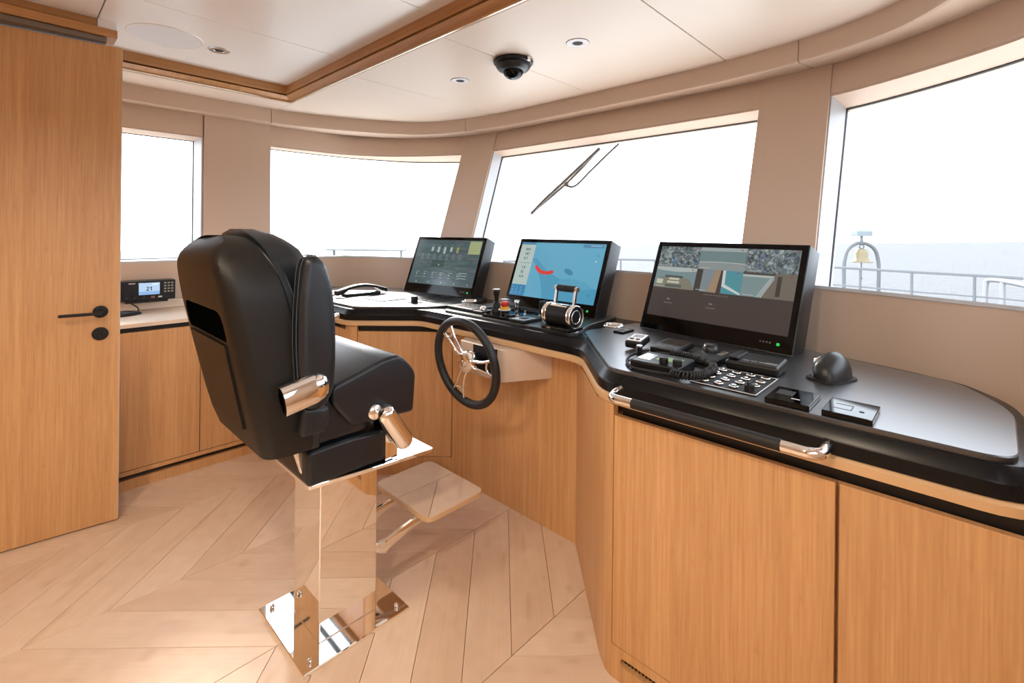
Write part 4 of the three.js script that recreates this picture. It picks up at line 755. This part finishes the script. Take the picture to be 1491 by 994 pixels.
  part('lead', tube([[-0.705, Y0 + 0.012, -1.498], [-0.735, Y0 + 0.012, -1.49], [-0.765, Y0 + 0.01, -1.462], [-0.77, Y0 + 0.006, -1.44]], 0.004, 24, 8), M.rubber, cd);
}
{ // radio on the port side
  const r = thing('marine_radio', 'black wall radio with lit display reading 21 above the side worktop', 'radio', { pos: [-3.47, 0.893, -0.567], turn: Math.PI / 2 });
  part('body', rbox(0.262, 0.112, 0.1, 0.005, 0, 0.056, 0), M.blackPlastic, r);
  const t = canvasTex(256, 160, (g, w, h) => { const k = g.createLinearGradient(0, 0, 0, h); g.fillStyle = '#b9d4f2'; g.fillRect(0, 0, w, h); g.fillStyle = '#8fb6e6'; g.fillRect(0, h * 0.72, w, h * 0.28); g.fillStyle = '#e8f2fb'; g.fillRect(w * 0.62, h * 0.08, w * 0.3, h * 0.12); g.fillStyle = '#1d2b3c'; g.font = 'bold 74px sans-serif'; g.textAlign = 'center'; g.fillText('21', w * 0.5, h * 0.66); });
  const p = new THREE.PlaneGeometry(0.098, 0.068); p.translate(0.005, 0.066, 0.0506);
  part('display', p, std({ color: srgb(10, 12, 14), roughness: 0.3, emissive: 0xffffff, emissiveMap: t, emissiveIntensity: 0.95 }), r, 'pale blue lit display reading 21');
  const key = []; for (let i = 0; i < 3; i++) for (let j = 0; j < 4; j++) key.push(rbox(0.011, 0.009, 0.003, 0.001, 0.08 + i * 0.017, 0.095 - j * 0.0165, 0.051, 1));
  key.forEach((k) => part('key', k, std({ color: srgb(150, 148, 140), roughness: 0.5 }), r));
  for (const x of [-0.1, -0.065, -0.02]) { const k = cyl(0.010, 0.009, 0.012, 0, 0, 0, 18); k.rotateX(Math.PI / 2); part('knob', mv(k, x, 0.019, 0.054), M.housing, r); }
  part('small_key', rbox(0.018, 0.012, 0.003, 0.001, 0.022, 0.017, 0.051, 1), std({ color: srgb(140, 100, 80), roughness: 0.5 }), r); part('small_key', rbox(0.018, 0.008, 0.003, 0.001, 0.056, 0.017, 0.051, 1), M.whitePlastic, r);
  part('lettering', merge(rbox(0.03, 0.005, 0.0006, 0.0002, -0.075, 0.099, 0.0503, 1), rbox(0.022, 0.004, 0.0006, 0.0002, -0.035, 0.099, 0.0503, 1)), M.whitePlastic, r);
  part('bracket', span(-0.1, 0.1, -0.016, 0.001, -0.04, 0.02), M.blackPlastic, r);
  const m = thing('radio_handset', 'black radio handset lying on the cream side worktop', 'handset', { pos: [-3.325, 0.8282, -0.45], turn: 0.5 });
  const hr = []; for (let i = 0; i <= 10; i++) { const u = i / 10, z = lerp(-0.075, 0.075, u), w = 0.02 + 0.012 * Math.sin(Math.PI * Math.min(1, u * 1.2)), h = 0.012 + 0.014 * Math.sin(Math.PI * u); hr.push([[-w, 0], [-w, h * 0.6], [-w * 0.6, h], [w * 0.6, h], [w, h * 0.6], [w, 0]].map(([x, y]) => [x, y, z])); }
  part('body', loft(hr, 0.8), M.blackPlastic, m); part('cord', tube([[0, 0.01, -0.07], [-0.02, 0.03, -0.085], [-0.05, 0.055, -0.07], [-0.055, 0.075, -0.06]], 0.0035, 24, 6), M.rubber, m);
}

// ------------------------------------------------------------------ ceiling fittings
function downlight(x, y, z, m, label, lit = 0) {
  const d = thing('downlight', label, 'downlight', { pos: [x, y, z], group: lit ? 'lit downlights in the after part of the ceiling' : 'recessed ceiling downlights' });
  part('bezel', lathe([[0.023, 0], [0.024, -0.004], [0.046, -0.0035], [0.050, 0], [0.023, 0]], 36), m, d, 'round bezel');
  part('lamp_well', lathe([[0, -0.0012], [0.0235, -0.0012], [0.0235, -0.0004], [0, -0.0004]], 30), lit ? std({ color: srgb(250, 235, 210), roughness: 0.5, emissive: new THREE.Color(1, 0.8, 0.58), emissiveIntensity: 3 }) : M.gap, d, lit ? 'glowing lamp face' : 'dark lamp opening');
  if (lit) {
    const l = new THREE.SpotLight(new THREE.Color(1, 0.82, 0.6), lit, 0, 1.4, 0.6, 2); l.position.set(0, -0.006, 0); l.target.position.set(0, -1, 0); l.shadow.radius = 2; l.castShadow = true; d.add(l, l.target);
  }
}
downlight(-2.793, YC, -0.746, M.steel, 'recessed downlight with grey metal bezel beside the round ceiling speaker');
downlight(-2.019, YP, -1.699, M.whitePlastic, 'white recessed downlight on the window side of the timber step beside the dome camera');
downlight(-1.240, YP, -1.702, M.whitePlastic, 'white recessed downlight above the throttle');
for (const [x, z] of [[-0.35, 0.25], [-0.35, 1.1], [-1.15, 0.55]]) downlight(x, YC, z, M.steel, 'lit warm downlight in the ceiling behind the helm', 7);
{
  const s = thing('ceiling_speaker', 'round flush white ceiling speaker above the open door', 'speaker', { pos: [-2.79, YC, -0.522] });
  part('rim', lathe([[0.142, 0], [0.143, -0.004], [0.150, -0.004], [0.153, 0]], 56), M.ceilWhite, s); part('grille', lathe([[0, -0.003], [0.1425, -0.003], [0.1425, 0]], 56), M.whitePlastic, s, 'pale grey mesh grille');
  const c = thing('dome_camera', 'black dome security camera on the ceiling', 'camera', { pos: [-1.597, YP, -1.674] });
  part('trim_ring', lathe([[0.04, 0], [0.090, 0], [0.096, -0.006], [0.094, -0.016], [0.086, -0.022], [0.05, -0.022]], 44), M.blackPlastic, c); part('body', lathe([[0.0, -0.012], [0.086, -0.014], [0.084, -0.030], [0.072, -0.046], [0.056, -0.054], [0.0, -0.054]], 44), M.housing, c);
  const ds = new THREE.SphereGeometry(0.05, 32, 20, 0, Math.PI * 2, Math.PI / 2, Math.PI / 2).scale(1, 0.8, 1); part('dome', mv(ds, 0, -0.05, 0), M.gloss, c, 'smoked dome');
  for (const sgn of [-1, 1]) part('clip', rbox(0.012, 0.018, 0.02, 0.002, sgn * 0.097, -0.014, 0), M.steel, c);
}

// ------------------------------------------------------------------ outside: sea, foredeck, rail, bell, wiper
{
  const bump = tex(512, 512, (u, v) => { const k = 255 * (0.5 * vnoise(u, v, 24, 60, 91) + 0.3 * vnoise(u, v, 70, 160, 92) + 0.2 * vnoise(u, v, 9, 22, 93)); return [k, k, k]; }, [38, 38], false);
  const sm = std({ color: srgb(93, 94, 94), roughness: 0.6, specularIntensity: 0.15, bumpMap: bump, bumpScale: 0.3 });
  const R = 4200, n = 96, g = new THREE.CircleGeometry(R, n); g.rotateX(-Math.PI / 2);
  const p = g.attributes.position, uv = g.attributes.uv; for (let i = 0; i < p.count; i++) { const x = p.getX(i), z = p.getZ(i); p.setY(i, -6 + 0.0334 * x + 0.005 * z); uv.setXY(i, x, z); }
  g.computeVertexNormals();
  const sea = part('sea', g, sm, scene); sea.userData = { label: 'calm pale sea reaching to a hazy horizon', category: 'sea', kind: 'stuff' };
}
{
  const deck = structure('foredeck', 'white foredeck of the yacht below the wheelhouse windows', 'deck');
  part('deck_plate', slab([[-5.6, -2.9], [2.4, -2.9], [1.9, -7.5], [0.6, -8.95], [-1.6, -9.45], [-3.8, -9.2], [-5.0, -8.7], [-5.9, -7.0]], [[-0.4, 0], [-0.2, 0]]), M.outWhite, deck);
  for (const [a, b] of [[-5.6, -3.75], [0.55, 2.4]]) part('side_deck', slab(rect(a, b, -2.9, 4), [[-0.4, 0], [-0.2, 0]]), M.outWhite, deck);
  const rail = thing('bow_rail', 'slim metal guard rail round the foredeck seen through the windows', 'railing');
  const top = [[2.2, -6.6], [1.4, -8.0], [0.483, -8.756], [-0.59, -8.95], [-1.6, -9.2], [-3.2, -9.05], [-4.72, -8.58], [-5.6, -7.6], [-5.9, -6.0]];
  const curve = new THREE.CatmullRomCurve3(top.map(([x, z]) => V3(x, 0, z)), false, 'centripetal');
  const along = (y, r) => new THREE.TubeGeometry(new THREE.CatmullRomCurve3(curve.getSpacedPoints(40).map((q) => V3(q.x, y, q.z))), 90, r, 8);
  part('top_rail', along(0.80, 0.02), M.outMetal, rail); part('middle_rail', along(0.52, 0.011), M.outMetal, rail); part('lower_rail', along(0.22, 0.011), M.outMetal, rail);
  for (const q of curve.getSpacedPoints(17)) part('stanchion', cyl(0.017, 0.017, 1.0, q.x, 0.3, q.z, 10), M.outMetal, rail);
  const b = thing('ship_bell', 'ship bell hanging in a metal arch on the foredeck', 'bell', { pos: [-1.29, -0.2, -9.62], turn: rad(43) });
  part('arch', tube([[-0.28, 0, 0], [-0.28, 0.7, 0], [-0.27, 1.12, 0], [-0.2, 1.31, 0], [0, 1.40, 0], [0.2, 1.31, 0], [0.27, 1.12, 0], [0.28, 0.7, 0], [0.28, 0, 0]], 0.028, 60, 10), M.outMetal, b);
  const bell = part('bell', lathe([[0, 1.30], [0.05, 1.30], [0.08, 1.285], [0.09, 1.23], [0.095, 1.16], [0.115, 1.115], [0.155, 1.09], [0.157, 1.08], [0.11, 1.085], [0.075, 1.14], [0.065, 1.25], [0, 1.27]], 32), M.brass, b, 'brass bell');
  part('clapper', merge(cyl(0.009, 0.009, 0.3, 0, 0.97, 0, 10), cyl(0.018, 0.018, 0.03, 0, 0.82, 0, 12)), M.outMetal, bell);
  part('shackle', mv(new THREE.TorusGeometry(0.034, 0.011, 8, 20), 0, 1.335, 0), M.outMetal, bell);
  part('lamp_post', cyl(0.024, 0.02, 0.1, 0, 1.46, 0, 12), M.outMetal, b); part('lamp_box', rbox(0.25, 0.09, 0.16, 0.015, 0, 1.55, 0), M.lampGrey, b, 'pale lamp box');
  const f = thing('fairlead_frame', 'bright metal hoop with three legs on the foredeck beside the guard rail', 'deck fitting', { pos: [0.40, -0.2, -9.9], turn: rad(-38) });
  part('hoop', tube([[-0.3, 0, 0], [-0.3, 0.78, 0], [-0.28, 0.86, 0], [-0.2, 0.88, 0], [0.2, 0.84, 0], [0.28, 0.82, 0], [0.3, 0.74, 0], [0.3, 0, 0]], 0.035, 50, 10), M.deckSteel, f); part('leg', cyl(0.035, 0.035, 0.86, -0.08, 0.43, 0, 10), M.deckSteel, f);
  const hb = thing('grey_bar_standin', 'long low grey bar standing in for an unidentified shape seen through the corner window', 'grey bar', { pos: [-8.1, 0.965, -4.63], turn: rad(44) });  // added bar, stand-in for a low grey line outside of unknown kind
  part('lid', rbox(1.4, 0.035, 0.4, 0.012, 0, 0, 0), M.lampGrey, hb); for (const x of [-0.62, 0.62]) part('leg', rbox(0.04, 1.16, 0.04, 0.01, x, -0.595, 0), M.lampGrey, hb);
}
{
  // wiper on the outside of the centre windscreen; points given on the glass as (s, y)
  const w = thing('windscreen_wiper', 'grey windscreen wiper parked on the outside of the centre window', 'wiper');
  const q = (s, y, o) => wallP(s, y, DEPTH[2] + o).toArray();
  const s0 = 9.18, y0 = 1.464, s1 = 9.89, y1 = 1.864, L = (t, o, ds = 0, dy = 0) => q(lerp(s0, s1, t) + ds, lerp(y0, y1, t) + dy, o);
  part('blade', tube([L(0, 0.018), L(0.25, 0.016), L(0.5, 0.018), L(0.75, 0.016), L(1, 0.018)], 0.011, 40, 6), M.wiper, w, 'rubber blade');
  part('blade_frame', tube([L(0.06, 0.022), L(0.3, 0.04), L(0.5, 0.046), L(0.7, 0.04), L(0.94, 0.022)], 0.008, 40, 6), M.wiper, w);
  part('arm', tube([L(0.48, 0.05), q(9.62, 1.648, 0.06), q(9.78, 1.742, 0.062), q(9.94, 1.838, 0.062), q(10.06, 1.90, 0.06)], 0.007, 40, 8), M.wiper, w);
  part('pivot', rbox(0.03, 0.03, 0.02, 0.004, ...L(0.5, 0.05)), M.wiper, w);
}

scene.traverse((o) => { if (o.isMesh) { o.castShadow = true; o.receiveShadow = true; } });
renderer.render(scene, camera);
